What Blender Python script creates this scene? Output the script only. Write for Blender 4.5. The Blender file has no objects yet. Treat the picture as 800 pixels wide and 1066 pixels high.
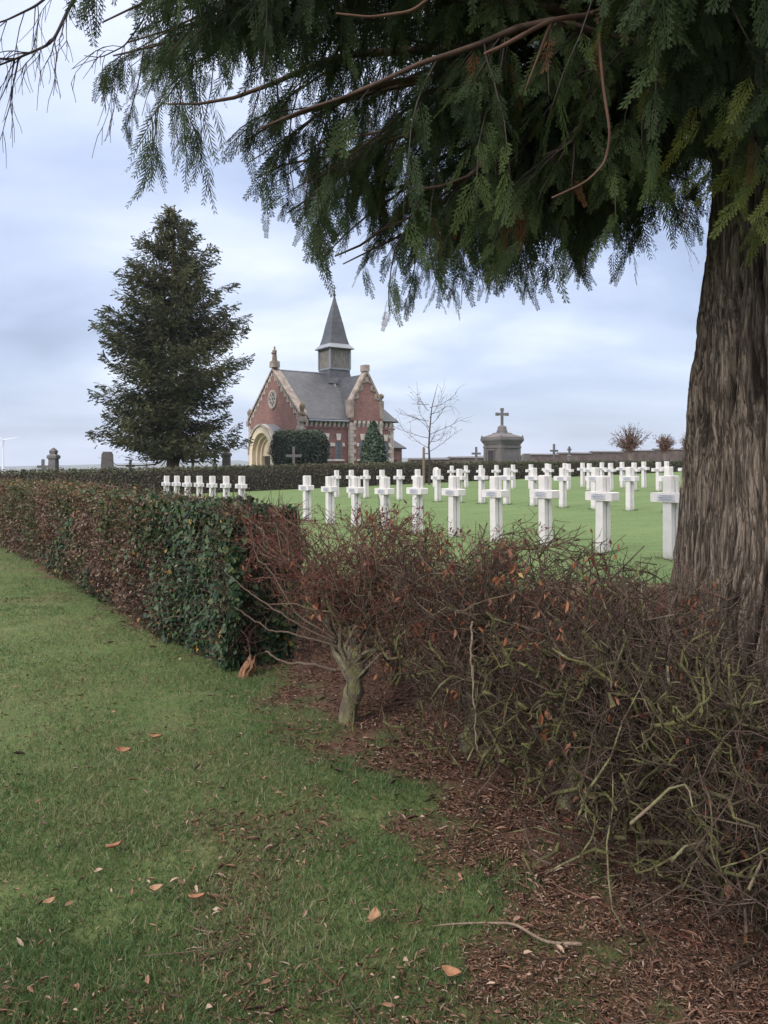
import bpy, math, random
import numpy as np
from mathutils import Vector

rnd = random.Random(7)
R = np.random.default_rng(11)
scene = bpy.context.scene
COL = scene.collection

# ------------------------------------------------------------------ camera, light, exposure
EYE = 1.36
SLOPE = 0.027                                   # the land rises gently to the right
cam_d = bpy.data.cameras.new('camera')
cam = bpy.data.objects.new('camera', cam_d)
COL.objects.link(cam)
cam.location = (0, 0, EYE)
cam.rotation_euler = (math.radians(90), 0, 0)
cam_d.sensor_fit = 'VERTICAL'
cam_d.sensor_height = 36
cam_d.lens = 36 * 800 / 1066
cam_d.shift_y = -52 / 1066
cam_d.clip_start = 0.05
cam_d.clip_end = 9000
scene.camera = cam

SUN_DIR = Vector((-0.55, -0.60, 0.58)).normalized()   # towards the veiled sun, behind and left of the camera
sun_d = bpy.data.lights.new('sun', 'SUN')
sun_d.energy = 1.5
sun_d.angle = math.radians(14)
sun_d.color = (1.0, 0.93, 0.88)
sun = bpy.data.objects.new('sun', sun_d)
COL.objects.link(sun)
sun.rotation_euler = SUN_DIR.to_track_quat('Z', 'Y').to_euler()

scene.view_settings.view_transform = 'Standard'
scene.view_settings.look = 'None'
scene.view_settings.gamma = 1
scene.view_settings.exposure = 0.68
scene.render.engine = 'CYCLES'
scene.cycles.max_bounces = 6
scene.cycles.diffuse_bounces = 3
scene.cycles.use_denoising = True

world = bpy.data.worlds.new('World')
scene.world = world
world.use_nodes = True


def build_sky():
    nt = world.node_tree
    N, L = nt.nodes, nt.links
    N.clear()
    out = N.new('ShaderNodeOutputWorld')
    add = N.new('ShaderNodeAddShader')
    b1 = N.new('ShaderNodeBackground')
    b2 = N.new('ShaderNodeBackground')
    sky = N.new('ShaderNodeTexSky')
    sky.sky_type = 'NISHITA'
    sky.sun_disc = False
    sky.sun_elevation = math.asin(SUN_DIR.z)
    sky.sun_rotation = math.atan2(SUN_DIR.x, SUN_DIR.y)
    L.new(sky.outputs[0], b1.inputs[0])
    b1.inputs[1].default_value = 0.05 * 0.4
    tc = N.new('ShaderNodeTexCoord')
    sep = N.new('ShaderNodeSeparateXYZ')
    L.new(tc.outputs['Generated'], sep.inputs[0])

    def m(op, a, b=None, clamp=False):
        n = N.new('ShaderNodeMath')
        n.operation = op
        n.use_clamp = clamp
        for i, v in enumerate((a, b)):
            if v is None:
                continue
            if isinstance(v, (int, float)):
                n.inputs[i].default_value = v
            else:
                L.new(v, n.inputs[i])
        return n.outputs[0]
    z = m('MAXIMUM', sep.outputs[2], 0.0)
    zz = m('ADD', z, 0.22)
    comb = N.new('ShaderNodeCombineXYZ')
    L.new(m('DIVIDE', sep.outputs[0], zz), comb.inputs[0])
    L.new(m('DIVIDE', sep.outputs[1], zz), comb.inputs[1])
    # two sheets of cloud: broad grey decks and finer streaks
    mp = N.new('ShaderNodeMapping')
    mp.inputs['Scale'].default_value = (0.75, 1.0, 1)
    mp.inputs['Location'].default_value = (1.7, 0.35, 0.4)
    L.new(comb.outputs[0], mp.inputs[0])
    n1 = N.new('ShaderNodeTexNoise')
    n1.inputs['Scale'].default_value = 1.0
    n1.inputs['Detail'].default_value = 8
    n1.inputs['Roughness'].default_value = 0.5
    n1.inputs['Distortion'].default_value = 0.35
    L.new(mp.outputs[0], n1.inputs[0])
    ramp = N.new('ShaderNodeValToRGB')
    e = ramp.color_ramp.elements
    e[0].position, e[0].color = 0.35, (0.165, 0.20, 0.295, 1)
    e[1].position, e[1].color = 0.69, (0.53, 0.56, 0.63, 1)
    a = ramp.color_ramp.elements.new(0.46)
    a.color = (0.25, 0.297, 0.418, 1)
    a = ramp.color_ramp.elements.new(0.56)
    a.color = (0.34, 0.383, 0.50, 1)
    L.new(n1.outputs[0], ramp.inputs[0])
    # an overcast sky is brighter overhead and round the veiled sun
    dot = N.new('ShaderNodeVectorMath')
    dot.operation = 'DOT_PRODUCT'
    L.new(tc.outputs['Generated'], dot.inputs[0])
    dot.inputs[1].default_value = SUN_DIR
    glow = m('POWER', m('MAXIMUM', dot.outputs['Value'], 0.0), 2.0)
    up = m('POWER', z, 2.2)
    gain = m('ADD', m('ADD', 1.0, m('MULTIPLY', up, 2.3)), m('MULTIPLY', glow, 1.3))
    mx = N.new('ShaderNodeMix')
    mx.data_type = 'RGBA'
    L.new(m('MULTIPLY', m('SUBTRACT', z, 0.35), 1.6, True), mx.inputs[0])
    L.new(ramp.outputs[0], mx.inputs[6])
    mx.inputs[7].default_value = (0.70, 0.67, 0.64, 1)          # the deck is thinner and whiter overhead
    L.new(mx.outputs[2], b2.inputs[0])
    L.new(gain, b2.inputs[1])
    L.new(b1.outputs[0], add.inputs[0])
    L.new(b2.outputs[0], add.inputs[1])
    L.new(add.outputs[0], out.inputs[0])


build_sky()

# ------------------------------------------------------------------ helpers


def gz(x, y=0.0):
    return SLOPE * x


def hash3(i, j, k, seed):
    h = (i.astype(np.int64) * 374761393 + j.astype(np.int64) * 668265263 + k.astype(np.int64) * 2147483647 + seed * 974634777) & 0xFFFFFFFF
    h = ((h ^ (h >> 13)) * 1274126177) & 0xFFFFFFFF
    h = ((h ^ (h >> 16)) * 2246822519) & 0xFFFFFFFF
    return ((h ^ (h >> 15)) & 0xFFFFFF) / float(0xFFFFFF)


def vnoise(x, y, z=0.0, seed=0):
    x, y, z = np.broadcast_arrays(np.asarray(x, float), np.asarray(y, float), np.asarray(z, float))
    xi, yi, zi = np.floor(x), np.floor(y), np.floor(z)
    fx, fy, fz = x - xi, y - yi, z - zi
    fx, fy, fz = [f * f * (3 - 2 * f) for f in (fx, fy, fz)]
    r = 0
    for dx in (0, 1):
        for dy in (0, 1):
            for dz in (0, 1):
                w = (fx if dx else 1 - fx) * (fy if dy else 1 - fy) * (fz if dz else 1 - fz)
                r = r + w * hash3(xi + dx, yi + dy, zi + dz, seed)
    return r


def fbm(x, y, z=0.0, octv=4, seed=0):
    x, y, z = np.asarray(x, float), np.asarray(y, float), np.asarray(z, float)
    s, a, t = 0, 0.5, 0
    for o in range(octv):
        s = s + a * vnoise(x * 2 ** o, y * 2 ** o, z * 2 ** o, seed + o)
        t += a
        a *= 0.5
    return s / t


def mesh_np(name, V, faces, attrs=None, smooth=False):
    """V (n,3); faces: list of int arrays (m,k); attrs: {name: (n,) floats} per vertex."""
    me = bpy.data.meshes.new(name)
    faces = [np.asarray(f, np.int32) for f in faces if len(f)]
    me.vertices.add(len(V))
    me.vertices.foreach_set('co', np.ascontiguousarray(V, np.float32).ravel())
    nl = sum(f.size for f in faces)
    npoly = sum(len(f) for f in faces)
    me.loops.add(nl)
    me.polygons.add(npoly)
    me.loops.foreach_set('vertex_index', np.concatenate([f.ravel() for f in faces]))
    tot = np.concatenate([np.full(len(f), f.shape[1], np.int32) for f in faces])
    start = np.concatenate([[0], np.cumsum(tot)[:-1]]).astype(np.int32)
    me.polygons.foreach_set('loop_start', start)
    try:
        me.polygons.foreach_set('loop_total', tot)
    except Exception:
        pass
    if smooth:
        me.polygons.foreach_set('use_smooth', np.ones(npoly, bool))
    for k, a in (attrs or {}).items():
        at = me.attributes.new(k, 'FLOAT', 'POINT')
        at.data.foreach_set('value', np.ascontiguousarray(a, np.float32))
    me.update(calc_edges=True)
    me.validate()
    return me


def tag(o, label=None, cat=None, group=None, kind=None):
    for k, v in (('label', label), ('category', cat), ('group', group), ('kind', kind)):
        if v:
            o[k] = v
    return o


def empty(name, loc, rz=0.0):
    o = bpy.data.objects.new(name, None)
    o.empty_display_size = 0.2
    COL.objects.link(o)
    o.location = loc
    o.rotation_euler.z = rz
    return o


def link(name, me, mat, parent=None, world_space=False):
    """world_space: the mesh is given in world coordinates and its root is not rotated."""
    o = bpy.data.objects.new(name, me)
    if mat is not None:
        me.materials.append(mat)
    COL.objects.link(o)
    if parent is not None:
        o.parent = parent
        if world_space:
            top, off = parent, Vector(parent.location)
            while top.parent is not None:
                top = top.parent
                off = off + top.location
            o.location = -off
    return o


def copy_thing(src, loc, rz):
    c = src.copy()
    COL.objects.link(c)
    c.location, c.rotation_euler = loc, (0, 0, rz)

    def kids(a, b):
        for ch in a.children:
            d = ch.copy()
            COL.objects.link(d)
            d.parent = b
            kids(ch, d)
    kids(src, c)
    return c


class MB:
    """collects boxes, prisms, lathes and tubes; builds ONE mesh object"""

    def __init__(self):
        self.v, self.f = [], []

    def add(self, vs, fs):
        n = len(self.v)
        self.v += [tuple(map(float, p)) for p in vs]
        self.f += [tuple(i + n for i in q) for q in fs]
        return self

    def box(self, x0, x1, y0, y1, z0, z1):
        return self.add([(x, y, z) for z in (z0, z1) for y in (y0, y1) for x in (x0, x1)],
                        [(0, 2, 3, 1), (4, 5, 7, 6), (0, 1, 5, 4), (1, 3, 7, 5), (3, 2, 6, 7), (2, 0, 4, 6)])

    def bbox(self, x0, x1, y0, y1, z0, z1, b=0.01):
        """box with its vertical edges and its top edge chamfered"""
        def ring(i, z):
            a0, a1, c0, c1 = x0 + i, x1 - i, y0 + i, y1 - i
            return [(a0 + b, c0, z), (a1 - b, c0, z), (a1, c0 + b, z), (a1, c1 - b, z), (a1 - b, c1, z), (a0 + b, c1, z), (a0, c1 - b, z), (a0, c0 + b, z)]
        vs = ring(0, z0) + ring(0, z1 - b) + ring(b, z1)
        fs = [tuple(range(7, -1, -1)), tuple(range(16, 24))]
        for r in (0, 8):
            fs += [(r + k, r + (k + 1) % 8, r + 8 + (k + 1) % 8, r + 8 + k) for k in range(8)]
        return self.add(vs, fs)

    def prism(self, poly, axis, a, b):
        """polygon given in the two other axes, extruded along axis from a to b"""
        def P(p, q):
            return {'x': (q, p[0], p[1]), 'y': (p[0], q, p[1]), 'z': (p[0], p[1], q)}[axis]
        n = len(poly)
        vs = [P(p, a) for p in poly] + [P(p, b) for p in poly]
        fs = [tuple(range(n)), tuple(range(2 * n - 1, n - 1, -1))]
        fs += [(i, i + n, (i + 1) % n + n, (i + 1) % n) for i in range(n)]
        return self.add(vs, fs)

    def lathe(self, prof, cx=0, cy=0, n=16, rot=0.0, sx=1.0, sy=1.0):
        vs, fs = [], []
        for r, z in prof:
            vs += [(cx + sx * r * math.cos(rot + 2 * math.pi * k / n), cy + sy * r * math.sin(rot + 2 * math.pi * k / n), z) for k in range(n)]
        for i in range(len(prof) - 1):
            fs += [(i * n + k, i * n + (k + 1) % n, (i + 1) * n + (k + 1) % n, (i + 1) * n + k) for k in range(n)]
        fs += [tuple(range(n - 1, -1, -1)), tuple((len(prof) - 1) * n + k for k in range(n))]
        return self.add(vs, fs)

    def tube(self, pts, rad, n=8):
        V, F = tubes(np.array([pts], float), np.array([rad], float), n)
        return self.add(V, F[0].tolist())

    def build(self, name, mat, parent=None, smooth=False):
        me = bpy.data.meshes.new(name)
        me.from_pydata(self.v, [], self.f)
        bm_fix(me)
        if smooth:
            me.polygons.foreach_set('use_smooth', [True] * len(me.polygons))
        me.update()
        return link(name, me, mat, parent)


def bm_fix(me):
    import bmesh
    bm = bmesh.new()
    bm.from_mesh(me)
    bmesh.ops.recalc_face_normals(bm, faces=bm.faces)
    bm.to_mesh(me)
    bm.free()


def tubes(P, rad, n=4):
    """P (B,N,3) paths, rad (B,N) radii -> V, [quads, end caps]"""
    B, N, _ = P.shape
    T = np.gradient(P, axis=1)
    T /= np.linalg.norm(T, axis=2, keepdims=True) + 1e-9
    ref = np.where(np.abs(T[:, :1, 2:3]) > 0.8, np.array([[[1.0, 0, 0]]]), np.array([[[0, 0, 1.0]]]))
    ref = np.broadcast_to(ref, T.shape)
    A = np.cross(T, ref)
    A /= np.linalg.norm(A, axis=2, keepdims=True) + 1e-9
    Bn = np.cross(T, A)
    ang = 2 * np.pi * np.arange(n) / n
    V = P[:, :, None, :] + rad[:, :, None, None] * (np.cos(ang)[None, None, :, None] * A[:, :, None, :] + np.sin(ang)[None, None, :, None] * Bn[:, :, None, :])
    base = (np.arange(B) * N * n)[:, None, None]
    i = np.arange(N - 1)[None, :, None] * n
    k = np.arange(n)[None, None, :]
    k2 = (k + 1) % n
    Q = np.stack([base + i + k, base + i + k2, base + i + n + k2, base + i + n + k], -1).reshape(-1, 4)
    cap = (np.arange(B) * N * n)[:, None] + (N - 1) * n + np.arange(n)[None, :]
    return V.reshape(-1, 3), [Q, cap]


def norm(a):
    return a / (np.linalg.norm(a, axis=-1, keepdims=True) + 1e-9)


def frames(axis, nrm):
    """rows: local x (axis), y, z (about nrm) -> (B,3,3)"""
    x = norm(axis)
    z = norm(nrm - np.sum(nrm * x, -1, keepdims=True) * x)
    y = np.cross(z, x)
    return np.stack([x, y, z], 1)


def scatter(T, TF, pos, axis, nrm, size, sx=None):
    """copies of the template T (k,3) with faces TF at pos; returns V, faces"""
    M = frames(axis, nrm)
    S = np.repeat(np.asarray(size, float)[:, None], 3, 1)
    if sx is not None:
        S[:, 1] *= sx
    V = np.einsum('kj,bj,bji->bki', T, S, M) + pos[:, None, :]
    k = len(T)
    F = []
    for f in TF:
        f = np.asarray(f, np.int32)
        F.append((f[None] + (np.arange(len(pos)) * k)[:, None, None]).reshape(-1, f.shape[1]))
    return V.reshape(-1, 3), F


def merge(parts):
    """[(V, faces, {attr})] -> one"""
    Vs, Fs, At, off = [], [], {}, 0
    for V, F, A in parts:
        Vs.append(V)
        Fs += [np.asarray(f) + off for f in F]
        for k, a in A.items():
            At.setdefault(k, []).append(np.broadcast_to(a, (len(V),)))
        off += len(V)
    return np.concatenate(Vs), Fs, {k: np.concatenate(v) for k, v in At.items()}


def rdir(n):
    return norm(R.normal(size=(n, 3)))


# leaf templates (length along x, 1 long)
OVAL = np.array([(0, 0, 0), (.3, .24, .06), (.68, .2, .05), (1, 0, -.06), (.3, -.24, .06), (.68, -.2, .05)])
OVAL_F = [[(0, 3, 2, 1), (0, 4, 5, 3)]]
CURL = np.array([(0, 0, 0), (.25, .26, .2), (.6, .27, .24), (1, .05, .1), (.25, -.22, .14), (.6, -.2, .22), (.5, 0, 0)])
CURL_F = [[(0, 6, 2, 1), (6, 3, 2, 2), (0, 4, 5, 6)], [(6, 5, 3)]]
CURL_F = [[(0, 6, 2, 1), (0, 4, 5, 6)], [(6, 3, 2), (6, 5, 3)]]
IVY = np.array([(0, 0, 0), (-.08, .3, .05), (.22, .5, .0), (.42, .3, .08), (.62, .36, .03), (1, 0, -.08),
                (-.08, -.3, .05), (.22, -.5, .0), (.42, -.3, .08), (.62, -.36, .03)])
IVY_F = [[(0, 3, 2, 1), (0, 5, 4, 3), (0, 6, 7, 8), (0, 8, 9, 5)]]
BLADE = np.array([(0, .5, 0), (0, -.5, 0), (.5, .36, .12), (.5, -.36, .12), (1, 0, .42)])
BLADE_F = [[(0, 1, 3, 2)], [(2, 3, 4)]]

# ------------------------------------------------------------------ materials


class NT:
    def __init__(self, name, rough=0.8, spec=0.3):
        self.m = bpy.data.materials.new(name)
        self.m.use_nodes = True
        self.nt = self.m.node_tree
        self.N, self.L = self.nt.nodes, self.nt.links
        self.b = self.N['Principled BSDF']
        self.b.inputs['Roughness'].default_value = rough
        self.b.inputs['Specular IOR Level'].default_value = spec
        self.tc = self.N.new('ShaderNodeTexCoord').outputs['Object']

    def attr(self, name):
        n = self.N.new('ShaderNodeAttribute')
        n.attribute_name = name
        return n.outputs['Fac']

    def noise(self, scale, detail=4, rough=0.55, stretch=None, dist=0.0, vec=None):
        v = vec or self.tc
        if stretch:
            mp = self.N.new('ShaderNodeMapping')
            mp.inputs['Scale'].default_value = stretch
            self.L.new(v, mp.inputs[0])
            v = mp.outputs[0]
        n = self.N.new('ShaderNodeTexNoise')
        n.inputs['Scale'].default_value = scale
        n.inputs['Detail'].default_value = detail
        n.inputs['Roughness'].default_value = rough
        n.inputs['Distortion'].default_value = dist
        self.L.new(v, n.inputs['Vector'])
        return n.outputs['Fac']

    def ramp(self, fac, *stops):
        n = self.N.new('ShaderNodeValToRGB')
        els = n.color_ramp.elements
        while len(els) < len(stops):
            els.new(0.5)
        for e, (p, c) in zip(els, stops):
            e.position = p
            e.color = tuple(c) + (1,) if len(c) == 3 else c
        self.L.new(fac, n.inputs[0])
        return n.outputs[0]

    def mix(self, fac, a, b, mode='MIX'):
        n = self.N.new('ShaderNodeMix')
        n.data_type = 'RGBA'
        n.blend_type = mode
        for idx, v in ((0, fac), (6, a), (7, b)):
            if isinstance(v, (int, float)):
                n.inputs[idx].default_value = v
            elif isinstance(v, tuple):
                n.inputs[idx].default_value = v + (1,) if len(v) == 3 else v
            else:
                self.L.new(v, n.inputs[idx])
        return n.outputs[2]

    def math(self, op, a, b=0.0, clamp=False):
        n = self.N.new('ShaderNodeMath')
        n.operation = op
        n.use_clamp = clamp
        for i, v in enumerate((a, b)):
            if isinstance(v, (int, float)):
                n.inputs[i].default_value = v
            else:
                self.L.new(v, n.inputs[i])
        return n.outputs[0]

    def color(self, c):
        if isinstance(c, tuple):
            self.b.inputs['Base Color'].default_value = c + (1,)
        else:
            self.L.new(c, self.b.inputs['Base Color'])
        return self

    def bump(self, h, strength=0.4, dist=0.02):
        n = self.N.new('ShaderNodeBump')
        n.inputs['Strength'].default_value = strength
        n.inputs['Distance'].default_value = dist
        self.L.new(h, n.inputs['Height'])
        self.L.new(n.outputs[0], self.b.inputs['Normal'])
        return self

    def thin(self, w=0.25):
        """leaves let some light through"""
        tr = self.N.new('ShaderNodeBsdfTranslucent')
        mx = self.N.new('ShaderNodeMixShader')
        mx.inputs[0].default_value = w
        src = self.b.inputs['Base Color']
        if src.is_linked:
            self.L.new(src.links[0].from_socket, tr.inputs[0])
        else:
            tr.inputs[0].default_value = src.default_value
        out = self.N['Material Output']
        self.L.new(self.b.outputs[0], mx.inputs[1])
        self.L.new(tr.outputs[0], mx.inputs[2])
        self.L.new(mx.outputs[0], out.inputs[0])
        return self


def plain(name, c, rough=0.8, var=0.25, scale=6.0, bump=0.2, spec=0.3, stretch=None):
    t = NT(name, rough, spec)
    n = t.noise(scale, 6, 0.6, stretch)
    t.color(t.ramp(n, (0.25, tuple(x * (1 - var) for x in c)), (0.75, tuple(min(1, x * (1 + var)) for x in c))))
    if bump:
        t.bump(t.noise(scale * 4, 5), bump, 0.01)
    return t.m


def leafmat(name, stops, rough=0.5, thin=0.2, spec=0.4):
    t = NT(name, rough, spec)
    t.color(t.ramp(t.attr('var'), *stops))
    if thin:
        t.thin(thin)
    return t.m


def brick_mat():
    t = NT('brick', 0.85)
    sp = t.N.new('ShaderNodeSeparateXYZ')
    t.L.new(t.tc, sp.inputs[0])
    cb = t.N.new('ShaderNodeCombineXYZ')
    t.L.new(t.math('ADD', sp.outputs[0], sp.outputs[1]), cb.inputs[0])
    t.L.new(sp.outputs[2], cb.inputs[1])
    br = t.N.new('ShaderNodeTexBrick')
    br.inputs['Scale'].default_value = 1.0
    br.inputs['Brick Width'].default_value = 0.23
    br.inputs['Row Height'].default_value = 0.075
    br.inputs['Mortar Size'].default_value = 0.008
    br.inputs['Color1'].default_value = (0.25, 0.125, 0.108, 1)
    br.inputs['Color2'].default_value = (0.155, 0.082, 0.073, 1)
    br.inputs['Mortar'].default_value = (0.20, 0.15, 0.13, 1)
    t.L.new(cb.outputs[0], br.inputs[0])
    n = t.noise(0.9, 5, 0.65)
    t.color(t.mix(0.55, br.outputs[0], t.ramp(n, (0.3, (0.55, 0.48, 0.48)), (0.7, (1.25, 1.1, 1.05))), 'MULTIPLY'))
    t.bump(br.outputs['Fac'], -0.2, 0.01)
    return t.m


def slate_mat():
    t = NT('slate', 0.5, 0.5)
    sp = t.N.new('ShaderNodeSeparateXYZ')
    t.L.new(t.tc, sp.inputs[0])
    cb = t.N.new('ShaderNodeCombineXYZ')
    t.L.new(t.math('ADD', sp.outputs[0], sp.outputs[1]), cb.inputs[0])
    t.L.new(sp.outputs[2], cb.inputs[1])
    br = t.N.new('ShaderNodeTexBrick')
    br.inputs['Scale'].default_value = 1.0
    br.inputs['Brick Width'].default_value = 0.26
    br.inputs['Row Height'].default_value = 0.13
    br.inputs['Mortar Size'].default_value = 0.006
    br.inputs['Color1'].default_value = (0.042, 0.044, 0.050, 1)
    br.inputs['Color2'].default_value = (0.07, 0.071, 0.076, 1)
    br.inputs['Mortar'].default_value = (0.02, 0.022, 0.028, 1)
    t.L.new(cb.outputs[0], br.inputs[0])
    st = t.noise(1.1, 6, 0.7, (1.0, 1.0, 0.35))
    lich = t.ramp(t.noise(2.6, 8, 0.75), (0.56, (0, 0, 0)), (0.72, (1, 1, 1)))
    c = t.mix(0.6, br.outputs[0], t.ramp(st, (0.3, (0.6, 0.6, 0.62)), (0.7, (1.35, 1.3, 1.25))), 'MULTIPLY')
    c = t.mix(t.math('MULTIPLY', lich, 0.35), c, (0.16, 0.15, 0.115))
    t.color(c)
    t.bump(br.outputs['Fac'], -0.3, 0.01)
    return t.m


def ground_mat():
    t = NT('lawn_and_soil', 0.95, 0.15)
    lit = t.attr('litter')
    n1 = t.noise(0.55, 5, 0.6)
    n2 = t.noise(38, 4, 0.7)
    n3 = t.noise(3.2, 6, 0.65)
    g = t.mix(n1, (0.050, 0.086, 0.026), (0.100, 0.118, 0.046))
    g = t.mix(t.ramp(n3, (0.5, (0, 0, 0)), (0.74, (0.75, 0.75, 0.75))), g, (0.125, 0.118, 0.056))
    g = t.mix(0.75, g, t.ramp(n2, (0.3, (0.45, 0.5, 0.42)), (0.7, (1.35, 1.3, 1.25))), 'MULTIPLY')
    mown = t.mix(n1, (0.080, 0.128, 0.048), (0.122, 0.162, 0.068))
    mown = t.mix(0.5, mown, t.ramp(t.noise(1.4, 5, 0.6, (0.35, 2.2, 1)), (0.3, (0.62, 0.68, 0.58)), (0.7, (1.3, 1.2, 1.2))), 'MULTIPLY')
    mown = t.mix(0.35, mown, t.ramp(n2, (0.3, (0.6, 0.65, 0.55)), (0.7, (1.3, 1.25, 1.2))), 'MULTIPLY')
    g = t.mix(t.attr('mown'), g, mown)
    s = t.ramp(t.noise(21, 7, 0.72), (0.3, (0.05, 0.030, 0.021)), (0.52, (0.10, 0.055, 0.036)), (0.72, (0.17, 0.10, 0.066)))
    t.color(t.mix(lit, g, s))
    t.bump(t.noise(60, 5, 0.7), 0.6, 0.02)
    return t.m


M = {}
M['ground'] = ground_mat()
M['brick'] = brick_mat()
M['slate'] = slate_mat()
M['stone'] = plain('pale_stone', (0.36, 0.31, 0.27), 0.85, 0.55, 2.6)
M['oldstone'] = plain('stained_stone', (0.24, 0.195, 0.165), 0.88, 0.6, 2.6)
M['whitestone'] = plain('white_stone', (0.52, 0.46, 0.41), 0.85, 0.3, 3.0)
M['cream'] = plain('cream_stone', (0.60, 0.50, 0.37), 0.8, 0.18, 1.6)
M['lead'] = plain('lead_sheet', (0.17, 0.18, 0.20), 0.45, 0.25, 2.0, spec=0.5)
M['door'] = plain('dark_door', (0.035, 0.030, 0.030), 0.5, 0.3, 3.0)
M['glass'] = plain('leaded_glass', (0.10, 0.11, 0.125), 0.25, 0.5, 5.0, spec=0.6)
M['iron'] = plain('dark_iron', (0.05, 0.05, 0.052), 0.6, 0.3, 8.0)
M['greystone'] = plain('grey_stone', (0.115, 0.103, 0.10), 0.85, 0.25, 1.5)
M['darkstone'] = plain('weathered_stone', (0.11, 0.10, 0.10), 0.9, 0.35, 2.5)
M['statue'] = plain('statue_stone', (0.16, 0.12, 0.085), 0.85, 0.35, 4)
M['zinc'] = plain('zinc_boards', (0.13, 0.118, 0.105), 0.7, 0.6, 3.5, stretch=(3, 3, 0.6))
M['plaque'] = plain('plaque_metal', (0.40, 0.40, 0.43), 0.5, 0.2, 30, spec=0.5)
M['ink'] = plain('plaque_ink', (0.17, 0.17, 0.19), 0.7, 0.2, 30)
M['wood'] = plain('weathered_wood', (0.14, 0.105, 0.075), 0.85, 0.4, 4, 0.4, stretch=(6, 6, 0.8))
M['wallbrick'] = plain('old_wall', (0.115, 0.085, 0.078), 0.9, 0.45, 1.4, 0.4)
M['white_turbine'] = plain('turbine_paint', (0.6, 0.62, 0.66), 0.5, 0.05, 1.0, 0)


def cross_mat():
    t = NT('white_concrete', 0.75, 0.3)
    n = t.noise(5.5, 7, 0.65)
    w = t.noise(14, 6, 0.7, (1.4, 1.4, 0.25))
    c = t.ramp(n, (0.25, (0.46, 0.43, 0.41)), (0.7, (0.56, 0.53, 0.51)))
    c = t.mix(t.ramp(w, (0.55, (0, 0, 0)), (0.8, (0.4, 0.4, 0.4))), c, (0.62, 0.56, 0.47))
    g = t.N.new('ShaderNodeSeparateXYZ')
    t.L.new(t.tc, g.inputs[0])
    foot = t.ramp(t.math('ADD', g.outputs[2], t.math('MULTIPLY', n, 0.10)), (0.06, (0.55, 0.55, 0.55)), (0.16, (0, 0, 0)))
    c = t.mix(foot, c, (0.30, 0.31, 0.20))
    t.color(c)
    t.bump(t.noise(70, 5), 0.12, 0.006)
    return t.m


M['concrete'] = cross_mat()


def bark_mat():
    t = NT('cedar_bark', 0.92, 0.2)
    f = t.attr('furrow')
    n = t.noise(9, 8, 0.7, (5, 5, 0.7), 0.4)
    c = t.ramp(n, (0.25, (0.18, 0.14, 0.105)), (0.5, (0.31, 0.25, 0.19)), (0.75, (0.43, 0.36, 0.285)))
    c = t.mix(t.ramp(f, (0.1, (0, 0, 0)), (0.75, (1, 1, 1))), (0.05, 0.037, 0.03), c)
    c = t.mix(0.55, c, t.ramp(t.noise(60, 6, 0.75, (4, 4, 0.35)), (0.3, (0.55, 0.53, 0.5)), (0.7, (1.4, 1.38, 1.36))), 'MULTIPLY')
    strand = t.noise(7.5, 5, 0.6, (4, 4, 0.2), 0.35)
    gap = t.ramp(t.math('ABSOLUTE', t.math('SUBTRACT', strand, 0.5)), (0.0, (0, 0, 0)), (0.055, (1, 1, 1)))
    strand2 = t.noise(19, 4, 0.6, (4, 4, 0.2), 0.3)
    gap2 = t.ramp(t.math('ABSOLUTE', t.math('SUBTRACT', strand2, 0.5)), (0.0, (0, 0, 0)), (0.06, (1, 1, 1)))
    c = t.mix(t.math('MULTIPLY', t.math('SUBTRACT', 1.0, gap), 0.8), c, (0.035, 0.026, 0.021))
    c = t.mix(t.math('MULTIPLY', t.math('SUBTRACT', 1.0, gap2), 0.45), c, (0.05, 0.037, 0.03))
    big = t.noise(1.3, 4, 0.6)
    c = t.mix(0.6, c, t.ramp(big, (0.3, (0.7, 0.66, 0.62)), (0.7, (1.2, 1.2, 1.2))), 'MULTIPLY')
    t.color(c)
    t.bump(t.math('ADD', t.math('ADD', t.noise(30, 8, 0.8, (4, 4, 0.45), 0.3), gap), t.math('MULTIPLY', gap2, 0.5)), 0.9, 0.02)
    return t.m


M['bark'] = bark_mat()


def twig_mat(name, stops):
    t = NT(name, 0.85, 0.2)
    c = t.ramp(t.attr('var'), *stops)
    moss = t.math('MULTIPLY', t.attr('moss'), t.ramp(t.noise(16, 6, 0.7), (0.42, (0, 0, 0)), (0.56, (1, 1, 1))))
    c = t.mix(moss, c, t.ramp(t.noise(9, 3), (0.35, (0.13, 0.135, 0.035)), (0.62, (0.22, 0.21, 0.11))))
    c = t.mix(0.7, c, t.ramp(t.noise(45, 5, 0.7, (1, 1, 0.5)), (0.3, (0.45, 0.45, 0.45)), (0.7, (1.35, 1.35, 1.35))), 'MULTIPLY')
    t.color(c)
    t.bump(t.noise(50, 6, 0.7, (1, 1, 0.4)), 0.8, 0.02)
    return t.m


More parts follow.
